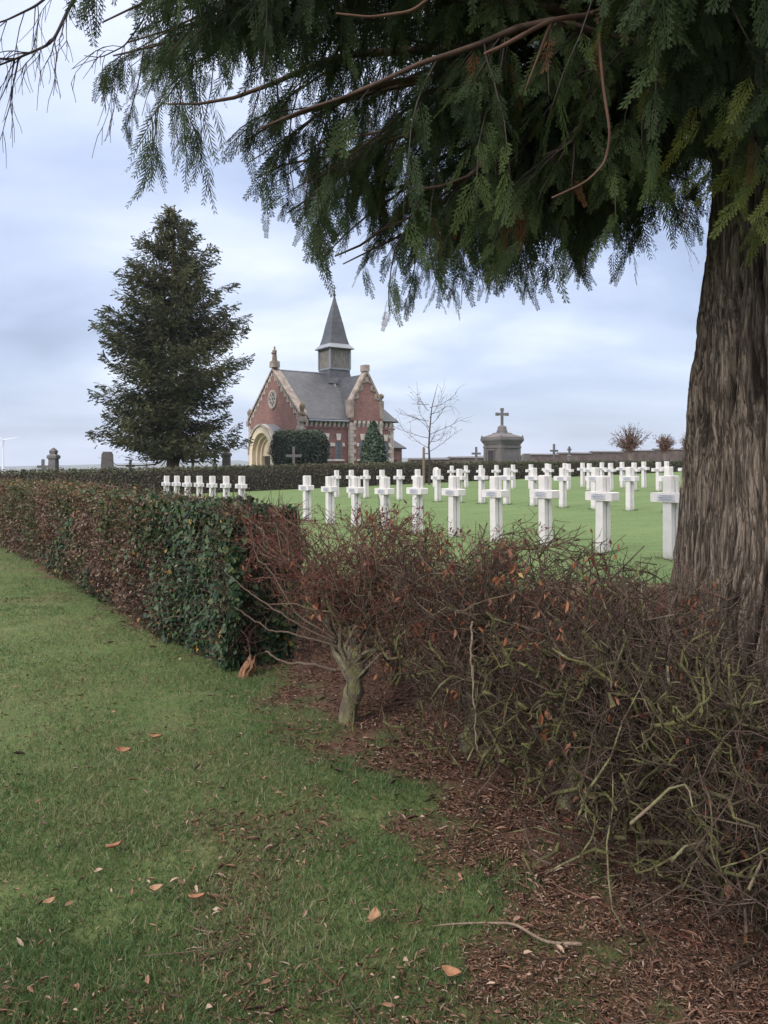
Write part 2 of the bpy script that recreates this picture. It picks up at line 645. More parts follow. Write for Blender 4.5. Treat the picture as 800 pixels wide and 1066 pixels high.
M['twig'] = twig_mat('bare_twigs', [(0.0, (0.028, 0.019, 0.014)), (0.4, (0.070, 0.045, 0.033)), (0.7, (0.135, 0.092, 0.070)), (0.86, (0.15, 0.048, 0.036)), (1.0, (0.22, 0.16, 0.115))])
M['stem'] = twig_mat('shrub_stems', [(0.0, (0.075, 0.058, 0.045)), (1.0, (0.16, 0.125, 0.095))])
def moss_limb():
    t = NT('mossy_limbs', 0.9, 0.15)
    n = t.noise(13, 6, 0.7)
    c = t.ramp(n, (0.38, (0.06, 0.044, 0.033)), (0.47, (0.085, 0.072, 0.040)), (0.57, (0.135, 0.13, 0.048)), (0.74, (0.20, 0.19, 0.135)))
    c = t.mix(0.5, c, t.ramp(t.attr('var'), (0.0, (0.6, 0.6, 0.65)), (1.0, (1.2, 1.2, 1.05))), 'MULTIPLY')
    t.color(c)
    t.bump(t.noise(60, 6, 0.75), 0.9, 0.02)
    return t.m


M['mosslimb'] = moss_limb()
M['branch'] = plain('cedar_branch', (0.085, 0.052, 0.038), 0.9, 0.45, 9, 0.4)
M['deadtwig'] = plain('dead_twig', (0.045, 0.034, 0.030), 0.9, 0.3, 9, 0)
M['redbranch'] = plain('red_brown_branch', (0.11, 0.060, 0.040), 0.85, 0.4, 9, 0.4)
M['frond'] = leafmat('cedar_sprays', [(0.0, (0.022, 0.034, 0.018)), (0.45, (0.042, 0.062, 0.024)), (0.72, (0.072, 0.098, 0.030)), (0.9, (0.125, 0.155, 0.034)), (0.955, (0.14, 0.165, 0.04)), (1.0, (0.15, 0.075, 0.035))], 0.65, 0.35, 0.12)
M['spruce'] = leafmat('spruce_needles', [(0.0, (0.016, 0.020, 0.012)), (0.45, (0.040, 0.046, 0.023)), (0.75, (0.075, 0.076, 0.034)), (1.0, (0.095, 0.070, 0.038))], 0.8, 0.1, 0.1)
M['sprucebark'] = plain('spruce_bark', (0.10, 0.055, 0.042), 0.9, 0.35, 5, 0.5)
M['ivy'] = leafmat('ivy_leaves', [(0.0, (0.010, 0.022, 0.012)), (0.5, (0.028, 0.054, 0.024)), (0.8, (0.062, 0.095, 0.032)), (0.92, (0.10, 0.12, 0.04)), (1.0, (0.25, 0.16, 0.035))], 0.5, 0.1, 0.25)
M['beech'] = leafmat('dry_hedge_leaves', [(0.0, (0.055, 0.032, 0.021)), (0.25, (0.11, 0.062, 0.040)), (0.45, (0.19, 0.125, 0.095)), (0.58, (0.29, 0.215, 0.155)), (0.66, (0.17, 0.066, 0.036)), (0.74, (0.27, 0.15, 0.05)), (0.80, (0.075, 0.085, 0.03)), (1.0, (0.045, 0.075, 0.026))], 0.65, 0.2)
M['orange'] = leafmat('withered_leaves', [(0.0, (0.11, 0.042, 0.026)), (0.5, (0.20, 0.075, 0.038)), (0.85, (0.27, 0.10, 0.04)), (1.0, (0.34, 0.25, 0.085))], 0.6, 0.25)
M['redbud'] = leafmat('red_brown_shoots', [(0.0, (0.085, 0.026, 0.024)), (0.6, (0.155, 0.045, 0.038)), (1.0, (0.20, 0.085, 0.055))], 0.6, 0.15)
M['litter'] = leafmat('leaf_litter', [(0.0, (0.06, 0.038, 0.028)), (0.4, (0.15, 0.080, 0.051)), (0.75, (0.24, 0.125, 0.078)), (1.0, (0.36, 0.27, 0.20))], 0.8, 0.1)
M['grass'] = leafmat('grass_blades', [(0.0, (0.030, 0.064, 0.018)), (0.45, (0.056, 0.106, 0.028)), (0.75, (0.096, 0.142, 0.045)), (0.90, (0.17, 0.165, 0.078)), (1.0, (0.28, 0.22, 0.13))], 0.6, 0.3)
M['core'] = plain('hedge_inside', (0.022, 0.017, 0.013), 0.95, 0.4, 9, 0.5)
M['farleaf'] = leafmat('boundary_hedge_leaves', [(0.0, (0.03, 0.026, 0.016)), (0.4, (0.062, 0.048, 0.027)), (0.7, (0.05, 0.060, 0.026)), (1.0, (0.125, 0.085, 0.045))], 0.7, 0.1)
M['boxleaf'] = leafmat('clipped_leaves', [(0.0, (0.010, 0.018, 0.013)), (0.6, (0.022, 0.036, 0.021)), (1.0, (0.045, 0.062, 0.03))], 0.6, 0.1)
M['coneleaf'] = leafmat('cone_shrub_leaves', [(0.0, (0.014, 0.028, 0.018)), (0.6, (0.03, 0.055, 0.028)), (1.0, (0.065, 0.09, 0.035))], 0.6, 0.1)
M['autumn'] = leafmat('autumn_shrub_leaves', [(0.0, (0.075, 0.035, 0.025)), (0.6, (0.15, 0.07, 0.045)), (1.0, (0.22, 0.12, 0.06))], 0.7, 0.15)

# ------------------------------------------------------------------ plan: the hedge line, the rows of graves and the chapel share one grid
U = np.array((0.833, 0.553))                    # across the rows, away and to the right
Vv = np.array((-0.553, 0.833))                  # along the rows, away and to the left
ROT = math.atan2(U[1], U[0])
H0 = np.array((-1.02, 5.10))                    # near end of the trimmed hedge, front face


def hp(t, d):
    """hedge plan -> world x, y"""
    t, d = np.asarray(t, float), np.asarray(d, float)
    return H0[0] + t * Vv[0] + d * U[0], H0[1] + t * Vv[1] + d * U[1]


def hc(x, y):
    dx, dy = x - H0[0], y - H0[1]
    return dx * Vv[0] + dy * Vv[1], dx * U[0] + dy * U[1]


def litter_mask(x, y):
    t, d = hc(x, y)
    n = fbm(x * 1.6, y * 1.6, 0, 4, 5) - 0.5
    n2 = fbm(x * 7, y * 7, 0, 3, 9) - 0.5
    edge = np.where(t < 0.2, -0.06 - 0.225 * np.maximum(0, -t - 0.8), -0.05)
    far = np.where(t < 0.2, 2.5, 1.1)
    a = (d - edge + n * 0.95 + n2 * 0.8) / 0.34
    b = (far - d + n * 0.9 + n2 * 0.4) / 0.4
    b = np.where(d > 0.6, np.maximum(b, (4.9 - np.hypot(x - 1.93, y - 3.62) + n * 2.6 + n2 * 0.8) / 0.7), b)
    bare = np.clip((fbm(x * 1.1 + 9, y * 1.1, 0, 3, 21) - 0.66) * 5, 0, 0.25) * (d < 0)
    return np.clip(np.minimum(np.clip(a, 0, 1), np.clip(b, 0, 1)) + bare, 0, 1)


# ------------------------------------------------------------------ ground
def build_ground():
    def axis(a, b, step, lim):
        mid = np.arange(a, b, step)
        g = step * np.cumsum(1.16 ** np.arange(1, 90))
        return np.concatenate([(a - g[(a - g) > -lim])[::-1], mid, b + g[(b + g) < lim]])
    xs, ys = axis(-8, 6, 0.05, 4500), axis(0.6, 16, 0.05, 4500)
    X, Y = np.meshgrid(xs, ys)
    near = np.exp(-np.maximum(0, np.hypot(X, Y - 6) - 10) / 8)
    Z = gz(X) + near * ((fbm(X * 0.8, Y * 0.8, 0, 3, 1) - 0.5) * 0.07 + (fbm(X * 5, Y * 5, 0, 3, 2) - 0.5) * 0.035)
    lit = litter_mask(X, Y) * (np.hypot(X, Y - 6) < 22)
    ny, nx = X.shape
    i = (np.arange(ny - 1)[:, None] * nx + np.arange(nx - 1)[None]).ravel()
    F = np.stack([i, i + 1, i + nx + 1, i + nx], 1)
    me = mesh_np('ground', np.stack([X.ravel(), Y.ravel(), Z.ravel()], 1), [F], {'litter': lit.ravel(), 'mown': np.clip((hc(X, Y)[1] - 1.6) / 0.8, 0, 1).ravel()}, True)
    tag(link('ground', me, M['ground']), kind='structure')


def ground_z(x, y):
    near = np.exp(-np.maximum(0, np.hypot(x, y - 6) - 10) / 8)
    return gz(x) + near * ((fbm(x * 0.8, y * 0.8, 0, 3, 1) - 0.5) * 0.07 + (fbm(x * 5, y * 5, 0, 3, 2) - 0.5) * 0.035)


build_ground()


def build_hills():
    t = NT('far_fields', 0.95, 0.1)
    t.color(t.ramp(t.noise(0.004, 4, 0.6), (0.4, (0.06, 0.075, 0.05)), (0.55, (0.10, 0.10, 0.07)), (0.62, (0.05, 0.06, 0.045))))
    n = 240
    xs = np.linspace(-2600, 2600, n)
    prof = [(0, -6), (250, 0.45), (600, 0.9), (1000, 1.0), (1500, 0.6)]
    V = []
    for d, k in prof:
        h = 13 + 12 * fbm(xs / 420, 0 * xs, 0, 4, 31) + 7 * (xs < -600)
        V.append(np.stack([xs, 2300 + d + 0 * xs, SLOPE * xs + (h * k if k > 0 else k)], 1))
    V = np.concatenate(V)
    i = (np.arange(len(prof) - 1)[:, None] * n + np.arange(n - 1)[None]).ravel()
    me = mesh_np('hills', V, [np.stack([i, i + 1, i + n + 1, i + n], 1)], None, True)
    tag(link('hills', me, t.m), kind='structure')


build_hills()


# ------------------------------------------------------------------ chapel
def build_chapel():
    A = np.array((-5.69, 52.0))
    W, L = 8.4, 7.6
    EV, RD = 4.6, 8.05                          # eaves, ridge
    root = empty('brick_chapel', (A[0], A[1], gz(A[0])), ROT)
    tag(root, 'small red brick chapel with slate roof, stepped stone gables and slate spire', 'chapel')
    xc, yc = 5.1, W / 2                         # crossing
    # brick walls (facade on x=0, flank on y=0)
    w = MB()
    w.box(0.5, L, 0, W, 0, EV - 0.02)
    w.prism([(0, 0), (W, 0), (W, EV), (yc, RD + 0.12), (0, EV)], 'x', 0, 0.499)
    w.build('wall', M['brick'], root)
    tw = MB()
    x0, x1 = 3.78, 6.4
    tw.prism([(x0, 0), (x1, 0), (x1, 5.7), (xc, 7.95), (x0, 5.7)], 'y', -0.35, 0.15)
    tw.build('gable_wall', M['brick'], root)
    # stone: plinth, quoins, stepped coping
    s = MB()
    s.box(-0.06, L + 0.06, -0.06, -0.003, 0, 0.75)
    s.box(x0 - 0.05, x1 + 0.05, -0.42, -0.353, 0, 0.75)
    s.box(-0.07, -0.003, -0.06, W + 0.06, 0, 0.6)
    s.build('plinth', M['stone'], root)
    q = MB()
    for k in range(13):
        z = 0.8 + k * 0.27
        d = 0.42 if k % 2 else 0.26
        q.box(-0.05, d, -0.055, -0.002, z, z + 0.25)
        q.box(-0.052, -0.002, -0.05, d, z, z + 0.25)
        q.box(-0.052, -0.002, W - d, W + 0.05, z, z + 0.25)
        q.box(x0 - 0.03, x0 + d, -0.40, -0.352, z, z + 0.25)
        q.box(x1 - d, x1 + 0.03, -0.40, -0.352, z, z + 0.25)
        q.box(x0 - 0.045, x0 - 0.002, -0.395, -0.1, z, z + 0.25)
        q.box(L - d, L + 0.05, -0.055, -0.002, z, z + 0.25)
    q.build('quoins', M['stone'], root)
    # facade coping in steps with toothing below
    c = MB()
    n = 11
    for sgn in (-1, 1):
        for k in range(n):
            a, b = k / n, (k + 1) / n
            ya, yb = yc + sgn * (1 - a) * (W / 2 + 0.12), yc + sgn * (1 - b) * (W / 2 + 0.12)
            za, zb = EV + a * (RD - EV) + 0.1, EV + b * (RD - EV) + 0.1
            lo, hi = min(ya, yb), max(ya, yb)
            c.prism([(lo, (za if ya < yb else zb)), (hi, (zb if ya < yb else za)), (hi, (zb if ya < yb else za) + 0.17), (lo, (za if ya < yb else zb) + 0.17)], 'x', -0.10, 0.5)
        e = yc + sgn * (W / 2 + 0.02)
        c.box(-0.16, 0.4, min(e - sgn * 0.12, e + sgn * 0.22), max(e - sgn * 0.12, e + sgn * 0.22), EV - 0.35, EV + 0.05)
    c.bbox(-0.16, 0.42, yc - 0.3, yc + 0.3, RD + 0.3, RD + 0.75, 0.03)
    c.build('facade_coping', M['oldstone'], root)
    c = MB()
    nt_ = 17
    for sgn in (-1, 1):
        for k in range(nt_):
            a, b = k / nt_, (k + 0.62) / nt_
            ya, yb = yc + sgn * (1 - a) * W / 2, yc + sgn * (1 - b) * W / 2
            z_ = EV + a * (RD - EV)
            c.box(-0.05, -0.002, min(ya, yb), max(ya, yb), z_ - (0.34 if k % 2 else 0.14), z_ + 0.10)
    c.build('facade_toothing', M['stone'], root)
    c = MB()
    for sgn in (-1, 1):
        hw = (x1 - x0) / 2 + 0.06
        for k in range(8):
            a, b = k / 8, (k + 1) / 8
            xa, xb = xc + sgn * (1 - a) * hw, xc + sgn * (1 - b) * hw
            za, zb = 5.55 + a * 2.35, 5.55 + b * 2.35
            lo, hi = min(xa, xb), max(xa, xb)
            zl, zh = (za, zb) if xa < xb else (zb, za)
            c.prism([(lo, zl - 0.1), (hi, zh - 0.1), (hi, zh + 0.2), (lo, zl + 0.2)], 'y', -0.45, 0.16)
            tooth = 0.42 if k % 2 else 0.2
            c.box(lo, hi, -0.41, -0.352, min(za, zb) - tooth, min(za, zb) - 0.05)
        e = xc + sgn * hw
        c.box(min(e - sgn * 0.26, e + sgn * 0.05), max(e - sgn * 0.26, e + sgn * 0.05), -0.46, 0.16, 4.62, 5.9)
    c.bbox(xc - 0.2, xc + 0.2, -0.5, 0.18, 7.95, 8.42, 0.03)
    c.build('gable_coping', M['oldstone'], root)
    # finials on the kneelers
    for (fx, fy, fz) in ((0.1, -0.15, EV + 0.04), (0.1, W + 0.15, EV + 0.04), (x1 + 0.05, -0.2, 5.9)):
        f = MB().lathe([(0.17, 0), (0.17, 0.2), (0.1, 0.28), (0.14, 0.42), (0.21, 0.6), (0.18, 0.78), (0.08, 0.9), (0.02, 1.0)] if fz < 5 else
                       [(0.1, 0), (0.07, 0.12), (0.19, 0.24), (0.21, 0.36), (0.14, 0.48), (0.02, 0.54)], 0, 0, 10)
        o = f.build('finial', M['statue'], root, True)
        o.location = (fx, fy, fz)
    # cornice with white corbels
    m = MB()
    for a, b in ((0.3, x0 - 0.06), (x1 + 0.06, L + 0.15)):
        m.box(a, b, -0.20, -0.003, EV - 0.17, EV - 0.04)
        m.box(a, b, -0.06, -0.003, EV - 0.76, EV - 0.64)
    m.box(x0 - 0.04, x1 + 0.04, -0.47, -0.353, EV - 0.17, EV - 0.04)
    m.build('cornice', M['brick'], root)
    m = MB()
    x = 0.42
    while x < L:
        y = -0.353 if x0 < x + 0.08 and x < x1 else -0.003
        m.prism([(y, EV - 0.62), (y, EV - 0.18), (y - 0.18, EV - 0.18), (y - 0.15, EV - 0.34)], 'x', x, x + 0.17)
        x += 0.36
    m.build('corbels', M['whitestone'], root)
    # roofs
    def slab(mb, quad, th=0.12):
        p = [Vector(v) for v in quad]
        nrm = (p[1] - p[0]).cross(p[2] - p[0]).normalized()
        if nrm.z < 0:
            nrm = -nrm
        k = len(p)
        vs = [tuple(v) for v in p] + [tuple(v + nrm * th) for v in p]
        fs = [tuple(range(k)), tuple(range(2 * k - 1, k - 1, -1))] + [(i, (i + 1) % k, (i + 1) % k + k, i + k) for i in range(k)]
        mb.add(vs, fs)
    r = MB()
    eo = 0.28
    ez = EV - eo * (RD - EV) / (W / 2) + 0.0
    xe = L + 0.25
    xr = 6.0
    slab(r, [(0.5, -eo, ez), (xe, -eo, ez), (xr, yc, RD), (0.5, yc, RD)])
    slab(r, [(0.5, W + eo, ez), (xe, W + eo, ez), (xr, yc, RD), (0.5, yc, RD)])
    slab(r, [(xe + .002, -eo, ez), (xe + .002, W + eo, ez), (xr + .002, yc, RD)])
    rf = r.build('roof', M['slate'], root)
    r = MB()
    tz = 7.72
    slab(r, [(x0 - 0.12, 0.162, 4.72), (xc, 0.162, tz), (xc, yc, tz), (x0 - 0.12, yc, 4.72)], 0.1)
    slab(r, [(x1 + 0.12, 0.162, 4.72), (xc, 0.162, tz), (xc, yc, tz), (x1 + 0.12, yc, 4.72)], 0.1)
    r.build('gable_roof', M['slate'], root)
    g = MB()
    g.tube([(0.55, yc, RD + 0.13), (4.2, yc, RD + 0.13)], [0.07, 0.07], 6)
    g.tube([(x0 - 0.1, 0.9, 4.95), (xc - 0.55, yc - 0.95, 7.45)], [0.06, 0.06], 6)
    g.build('ridge_flashing', M['lead'], rf)
    gut = MB()
    gut.tube([(0.5, -eo - 0.05, ez - 0.01), (x0 - 0.1, -eo - 0.05, ez - 0.01)], [0.07, 0.07], 6)
    gut.build('gutter', M['lead'], root)
    # steeple
    h = 0.86
    st = MB()
    st.lathe([(1.62, 7.35), (1.34, 7.8), (h * 1.414, 8.25), (h * 1.414, 8.5)], xc, yc, 4, math.pi / 4)
    st.build('steeple_base', M['slate'], root)
    st = MB()
    st.box(xc - h + .03, xc + h - .03, yc - h + .03, yc + h - .03, 8.5, 10.0)
    bel = st.build('belfry', M['zinc'], root)
    tr = MB()
    for sx in (-1, 1):
        for sy in (-1, 1):
            tr.box(xc + sx * h - 0.06, xc + sx * h + 0.06, yc + sy * h - 0.06, yc + sy * h + 0.06, 8.5, 10.0)
    tr.box(xc - h - 0.03, xc + h + 0.03, yc - h - 0.03, yc + h + 0.03, 8.44, 8.56)
    tr.build('belfry_trim', M['lead'], bel)
    ev = MB()
    ev.lathe([(1.5, 10.0), (1.58, 10.06), (1.3, 10.28), (1.16, 10.4)], xc, yc, 4, math.pi / 4)
    ev.build('spire_eave', M['lead'], root)
    sp = MB()
    sp.lathe([(1.17, 10.38), (0.98, 10.9), (0.74, 11.8), (0.44, 12.8), (0.16, 13.7), (0.05, 14.15)], xc, yc, 4, math.pi / 4)
    sp.build('spire', M['slate'], root)
    k = MB()
    k.lathe([(0.06, 14.05), (0.12, 14.2), (0.04, 14.35), (0.03, 14.95)], xc, yc, 8)
    k.box(xc - 0.02, xc + 0.02, yc - 0.26, yc + 0.22, 14.66, 14.72)
    k.build('spire_cross', M['iron'], root)
    # rose window
    rz = 6.05
    fr = MB()
    nn = 20
    vs, fs = [], []
    for ring, (rr, xx) in enumerate(((0.68, -0.003), (0.68, -0.09), (0.55, -0.09), (0.55, -0.003))):
        vs += [(xx, yc + rr * math.cos(2 * math.pi * i / nn), rz + rr * math.sin(2 * math.pi * i / nn)) for i in range(nn)]
    for a in range(3):
        fs += [(a * nn + i, a * nn + (i + 1) % nn, (a + 1) * nn + (i + 1) % nn, (a + 1) * nn + i) for i in range(nn)]
    fr.add(vs, fs)
    for i in range(8):
        an = i * math.pi / 4
        cy, cz = yc + 0.36 * math.cos(an), rz + 0.36 * math.sin(an)
        rr = 0.155
        pts = [(-0.05, cy + rr * math.cos(x * math.pi / 6), cz + rr * math.sin(x * math.pi / 6)) for x in range(13)]
        fr.tube(pts, [0.032] * 13, 5)
    fr.tube([(-0.05, yc + 0.16 * math.cos(x * math.pi / 6), rz + 0.16 * math.sin(x * math.pi / 6)) for x in range(13)], [0.035] * 13, 5)
    rw = fr.build('rose_window', M['stone'], root)
    MB().prism([(yc + 0.56 * math.cos(2 * math.pi * i / nn), rz + 0.56 * math.sin(2 * math.pi * i / nn)) for i in range(nn)], 'x', -0.02, -0.004).build('pane', M['glass'], rw)

    def arch(cx, zs, r, z0, nseg=14):
        return [(cx + r, z0)] + [(cx + r * math.cos(math.pi * i / nseg), zs + r * math.sin(math.pi * i / nseg)) for i in range(nseg + 1)] + [(cx - r, z0)]

    def ringarch(mb, cx, zs, r0, r1, z0, axis, a, b, nseg=14):
        o, i_ = arch(cx, zs, r1, z0, nseg), arch(cx, zs, r0, z0, nseg)
        for j in range(len(o) - 1):
            mb.prism([i_[j], o[j], o[j + 1], i_[j + 1]], axis, a, b)
    # porch: round arch standing forward of the facade under a curved lead hood
    p = MB()
    PD, PR, PZ = -0.95, 2.05, 2.05
    ringarch(p, yc, PZ, 1.55, PR, 0, 'x', PD, -0.004)
    ringarch(p, yc, PZ, 1.32, 1.549, 0, 'x', PD + 0.3, -0.006)
    ringarch(p, yc, PZ, 1.12, 1.319, 0, 'x', PD + 0.55, -0.008)
    po = p.build('porch', M['cream'], root)
    hd = MB()
    pts = arch(yc, PZ, PR + 0.005, PZ, 16)[1:-1]
    ptso = arch(yc, PZ, PR + 0.15, PZ, 16)[1:-1]
    for j in range(len(pts) - 1):
        hd.prism([pts[j], ptso[j], ptso[j + 1], pts[j + 1]], 'x', PD + 0.2, -0.01)
    hd.build('porch_hood', M['lead'], po)
    hd = MB()
    for j in range(len(pts) - 1):
        hd.prism([pts[j], ptso[j], ptso[j + 1], pts[j + 1]], 'x', PD - 0.1, PD + 0.198)
    hd.build('porch_archivolt', M['stone'], po)
    ty = MB()
    ty.prism(arch(yc, PZ, 1.115, 1.95), 'x', -0.25, -0.012)
    tp = ty.build('tympanum', M['cream'], po)
    MB().prism([(yc - 0.36, 2.1), (yc + 0.36, 2.1), (yc + 0.2, 2.7), (yc, 3.02), (yc - 0.2, 2.7)], 'x', -0.31, -0.252).build('niche', M['door'], tp)
    f = MB().lathe([(0.14, 0), (0.15, 0.3), (0.1, 0.5), (0.09, 0.58), (0.06, 0.62), (0.075, 0.7), (0.03, 0.78)], 0, 0, 8).build('niche_figure', M['cream'], tp, True)
    f.location = (-0.33, yc, 2.1)
    d = MB()
    d.box(-0.12, -0.016, yc - 1.1, yc - 0.012, 0.1, 1.94)
    d.box(-0.12, -0.016, yc + 0.012, yc + 1.1, 0.1, 1.94)
    dd = d.build('door', M['door'], root)
    MB().box(-0.16, -0.122, yc + 0.05, yc + 0.09, 0.95, 1.15).build('handle', M['iron'], dd)
    MB().bbox(PD - 0.5, -0.08, yc - 2.3, yc + 2.3, -0.05, 0.12, 0.02).build('step', M['stone'], root)
    # arched side windows with white voussoirs
    for cx, face in ((2.05, 0.0), (3.0, 0.0), (4.75, -0.35), (6.95, 0.0)):
        wn = MB()
        ringarch(wn, cx, 2.75, 0.25, 0.36, 1.72, 'y', face - 0.035, face - 0.003)
        o = wn.build('window', M['brick'], root)
        MB().prism(arch(cx, 2.75, 0.248, 1.72), 'y', face - 0.012, face - 0.004).build('pane', M['glass'], o)
        t_ = MB()
        t_.prism([(cx - 0.13, 3.05), (cx + 0.13, 3.05), (cx + 0.2, 3.5), (cx - 0.2, 3.5)], 'y', face - 0.075, face - 0.037)
        for sgn in (-1, 1):
            t_.box(min(cx + sgn * .3, cx + sgn * .48), max(cx + sgn * .3, cx + sgn * .48), face - 0.07, face - 0.0372, 2.62, 2.86)
        t_.box(cx - 0.45, cx + 0.45, face - 0.09, face - 0.004, 1.58, 1.715)
        t_.build('stone_dressing', M['whitestone'], o)
        br = MB()
        for zz in (2.0, 2.3, 2.6, 2.85):
            br.box(cx - 0.22, cx + 0.22, face - 0.02, face - 0.013, zz, zz + 0.015)
        br.box(cx - 0.01, cx + 0.01, face - 0.023, face - 0.0135, 1.73, 2.98)
        br.build('glazing_bar', M['iron'], o)
    # low vestry behind the far end
    v = MB()
    v.box(L + 0.003, L + 1.65, 1.2, W - 1.2, 0, 2.6)
    ve = v.build('vestry', M['brick'], root)
    r = MB()
    slab(r, [(L + 0.01, 0.95, 2.5), (L + 1.85, 0.95, 2.5), (L + 0.7, yc, 4.3), (L + 0.01, yc, 4.3)], 0.1)
    slab(r, [(L + 0.01, W - 0.95, 2.5), (L + 1.85, W - 0.95, 2.5), (L + 0.7, yc, 4.3), (L + 0.01, yc, 4.3)], 0.1)
    slab(r, [(L + 1.852, 0.95, 2.5), (L + 1.852, W - 0.95, 2.5), (L + 0.702, yc, 4.3)], 0.1)
    r.build('vestry_roof', M['slate'], ve)
    MB().box(L + 0.4, L + 1.1, 1.14, 1.197, 0.05, 1.7).build('vestry_door', M['door'], ve)
    return root, A


def build_statue(root_xy):
    A = root_xy
    p = A + U * 0.12 + Vv * 4.2
    base = gz(A[0]) + 8.802
    o = empty('saint_statue', (p[0], p[1], base), ROT)
    tag(o, 'weathered robed statue standing on the peak of the chapel facade', 'statue')
    b = MB()
    b.lathe([(0.2, 0), (0.22, 0.06), (0.2, 0.3), (0.17, 0.55), (0.19, 0.68), (0.2, 0.76), (0.12, 0.84), (0.065, 0.87), (0.07, 0.9), (0.085, 0.96), (0.08, 1.03), (0.03, 1.09)], 0, 0, 12, 0, 0.8, 1.0)
    for sgn in (-1, 1):
        b.tube([(0, sgn * 0.18, 0.74), (-0.08, sgn * 0.22, 0.56), (-0.2, sgn * 0.06, 0.6)], [0.06, 0.055, 0.04], 6)
    b.build('body', M['statue'], o, True)
    MB().bbox(-0.18, 0.18, -0.2, 0.2, -0.001, 0.05, 0.01).build('base', M['statue'], o)


chapel, CH_A = build_chapel()
build_statue(CH_A)


# ------------------------------------------------------------------ mausoleum, wall, stone monuments
def latin(mb, h, w, t, d, za):
    """a stone cross in the x-z plane: height h, arm span w, limb width t, depth d, arm centre at za"""
    mb.bbox(-t / 2, t / 2, -d / 2, d / 2, 0, h, 0.012)
    mb.box(-w / 2, -t / 2 + .004, -d / 2 + .003, d / 2 - .003, za - t / 2, za + t / 2)
    mb.box(t / 2 - .004, w / 2, -d / 2 + .003, d / 2 - .003, za - t / 2, za + t / 2)
    return mb


def build_mausoleum():
    Y = 62.0
    x = (522 - 400) / 800 * Y
    z = gz(x)
    root = empty('mausoleum', (x, Y, z), ROT)
    tag(root, 'grey stone mausoleum with moulded cornice and stepped roof behind the hedge', 'mausoleum')
    S = 2.1
    MB().box(0, S, 0, S, 0, 2.72).build('wall', M['greystone'], root)
    p = MB()
    for a in (0, S - 0.3):
        p.box(a, a + 0.3, -0.05, -0.003, 0, 2.6)
        p.box(-0.05, -0.003, a, a + 0.3, 0, 2.6)
    p.box(-0.06, S + 0.06, -0.07, -0.053, 2.25, 2.38)
    p.box(-0.07, -0.053, -0.06, S + 0.06, 2.25, 2.38)
    p.box(-0.09, S + .09, -0.09, S + .09, -0.02, 0.2)
    p.build('pilasters', M['greystone'], root)
    c = MB()
    r2 = math.sqrt(2)
    c.lathe([((S / 2 + a) * r2, zz) for a, zz in ((0.08, 2.6), (0.1, 2.7), (0.18, 2.82), (0.21, 2.9), (0.21, 3.0), (0.14, 3.02), (0.12, 3.16))], S / 2, S / 2, 4, math.pi / 4)
    c.build('cornice', M['greystone'], root)
    rf = MB()
    rf.lathe([((S / 2 + a) * r2, zz) for a, zz in ((0.1, 3.15), (0.02, 3.22), (-0.45, 3.42), (-0.5, 3.5), (-0.75, 3.56))], S / 2, S / 2, 4, math.pi / 4)
    rf.build('roof', M['greystone'], root)
    for sx, sy in ((0, 0), (1, 0), (0, 1)):
        a = MB().lathe([(0.03, 0), (0.12, 0.02), (0.10, 0.16), (0.06, 0.28), (0.01, 0.34)], 0, 0, 6)
        o = a.build('corner_ornament', M['darkstone'], root)
        o.location = (-0.12 + sx * (S + 0.24), -0.12 + sy * (S + 0.24), 2.98)
    d = MB()
    d.box(-0.09, -0.054, 0.72, 0.8, 0.2, 2.05)
    d.box(-0.09, -0.054, 1.5, 1.58, 0.2, 2.05)
    d.box(-0.09, -0.054, 0.72, 1.58, 2.052, 2.16)
    fr = d.build('door_frame', M['greystone'], root)
    MB().box(-0.03, -0.004, 0.802, 1.498, 0.15, 2.05).build('door', M['door'], fr)
    w = MB()
    w.box(0.95, 1.25, -0.045, -0.004, 1.0, 1.7)
    wf = w.build('window', M['darkstone'], root)
    MB().box(1.0, 1.2, -0.05, -0.046, 1.05, 1.65).build('pane', M['glass'], wf)
    b = MB()
    b.lathe([(0.46, 3.5), (0.46, 3.62), (0.38, 3.8), (0.38, 3.95), (0.30, 4.08), (0.12, 4.14)], S / 2, S / 2, 12)
    b.build('pedestal', M['greystone'], root, True)
    k = latin(MB(), 1.3, 0.86, 0.2, 0.16, 0.92)
    for cx, cz in ((-0.43, 0.92), (0.43, 0.92), (0, 1.3)):
        k.box(cx - 0.13, cx + 0.13, -0.085, 0.085, cz - 0.13, cz + 0.13)
    o = k.build('roof_cross', M['darkstone'], root)
    o.location = (S / 2, S / 2, 4.13)
    o.rotation_euler.z = -0.35


build_mausoleum()


def build_wall():
    a, b = np.array((2.4, 72.0)), np.array((37.5, 88.0))
    d = (b - a) / np.linalg.norm(b - a)
    L = float(np.linalg.norm(b - a))
    root = empty('boundary_wall', (a[0], a[1], gz(a[0])), math.atan2(d[1], d[0]))
    tag(root, 'long old brick wall closing the far right side of the cemetery', 'wall')
    w, c = MB(), MB()
    n = 9
    for i in range(n):
        s0, s1 = L * i / n, L * (i + 1) / n - 0.004
        zb = SLOPE * d[0] * s0
        h = zb + 1.50 + 0.45 * i / (n - 1)
        w.box(s0, s1, 0, 0.4, -0.4 + zb, h)
        c.prism([(-0.07, h), (0.47, h), (0.47, h + 0.05), (0.2, h + 0.17), (-0.07, h + 0.05)], 'x', s0, s1)
    w.build('brickwork', M['wallbrick'], root)
    c.build('coping', M['darkstone'], root)


build_wall()


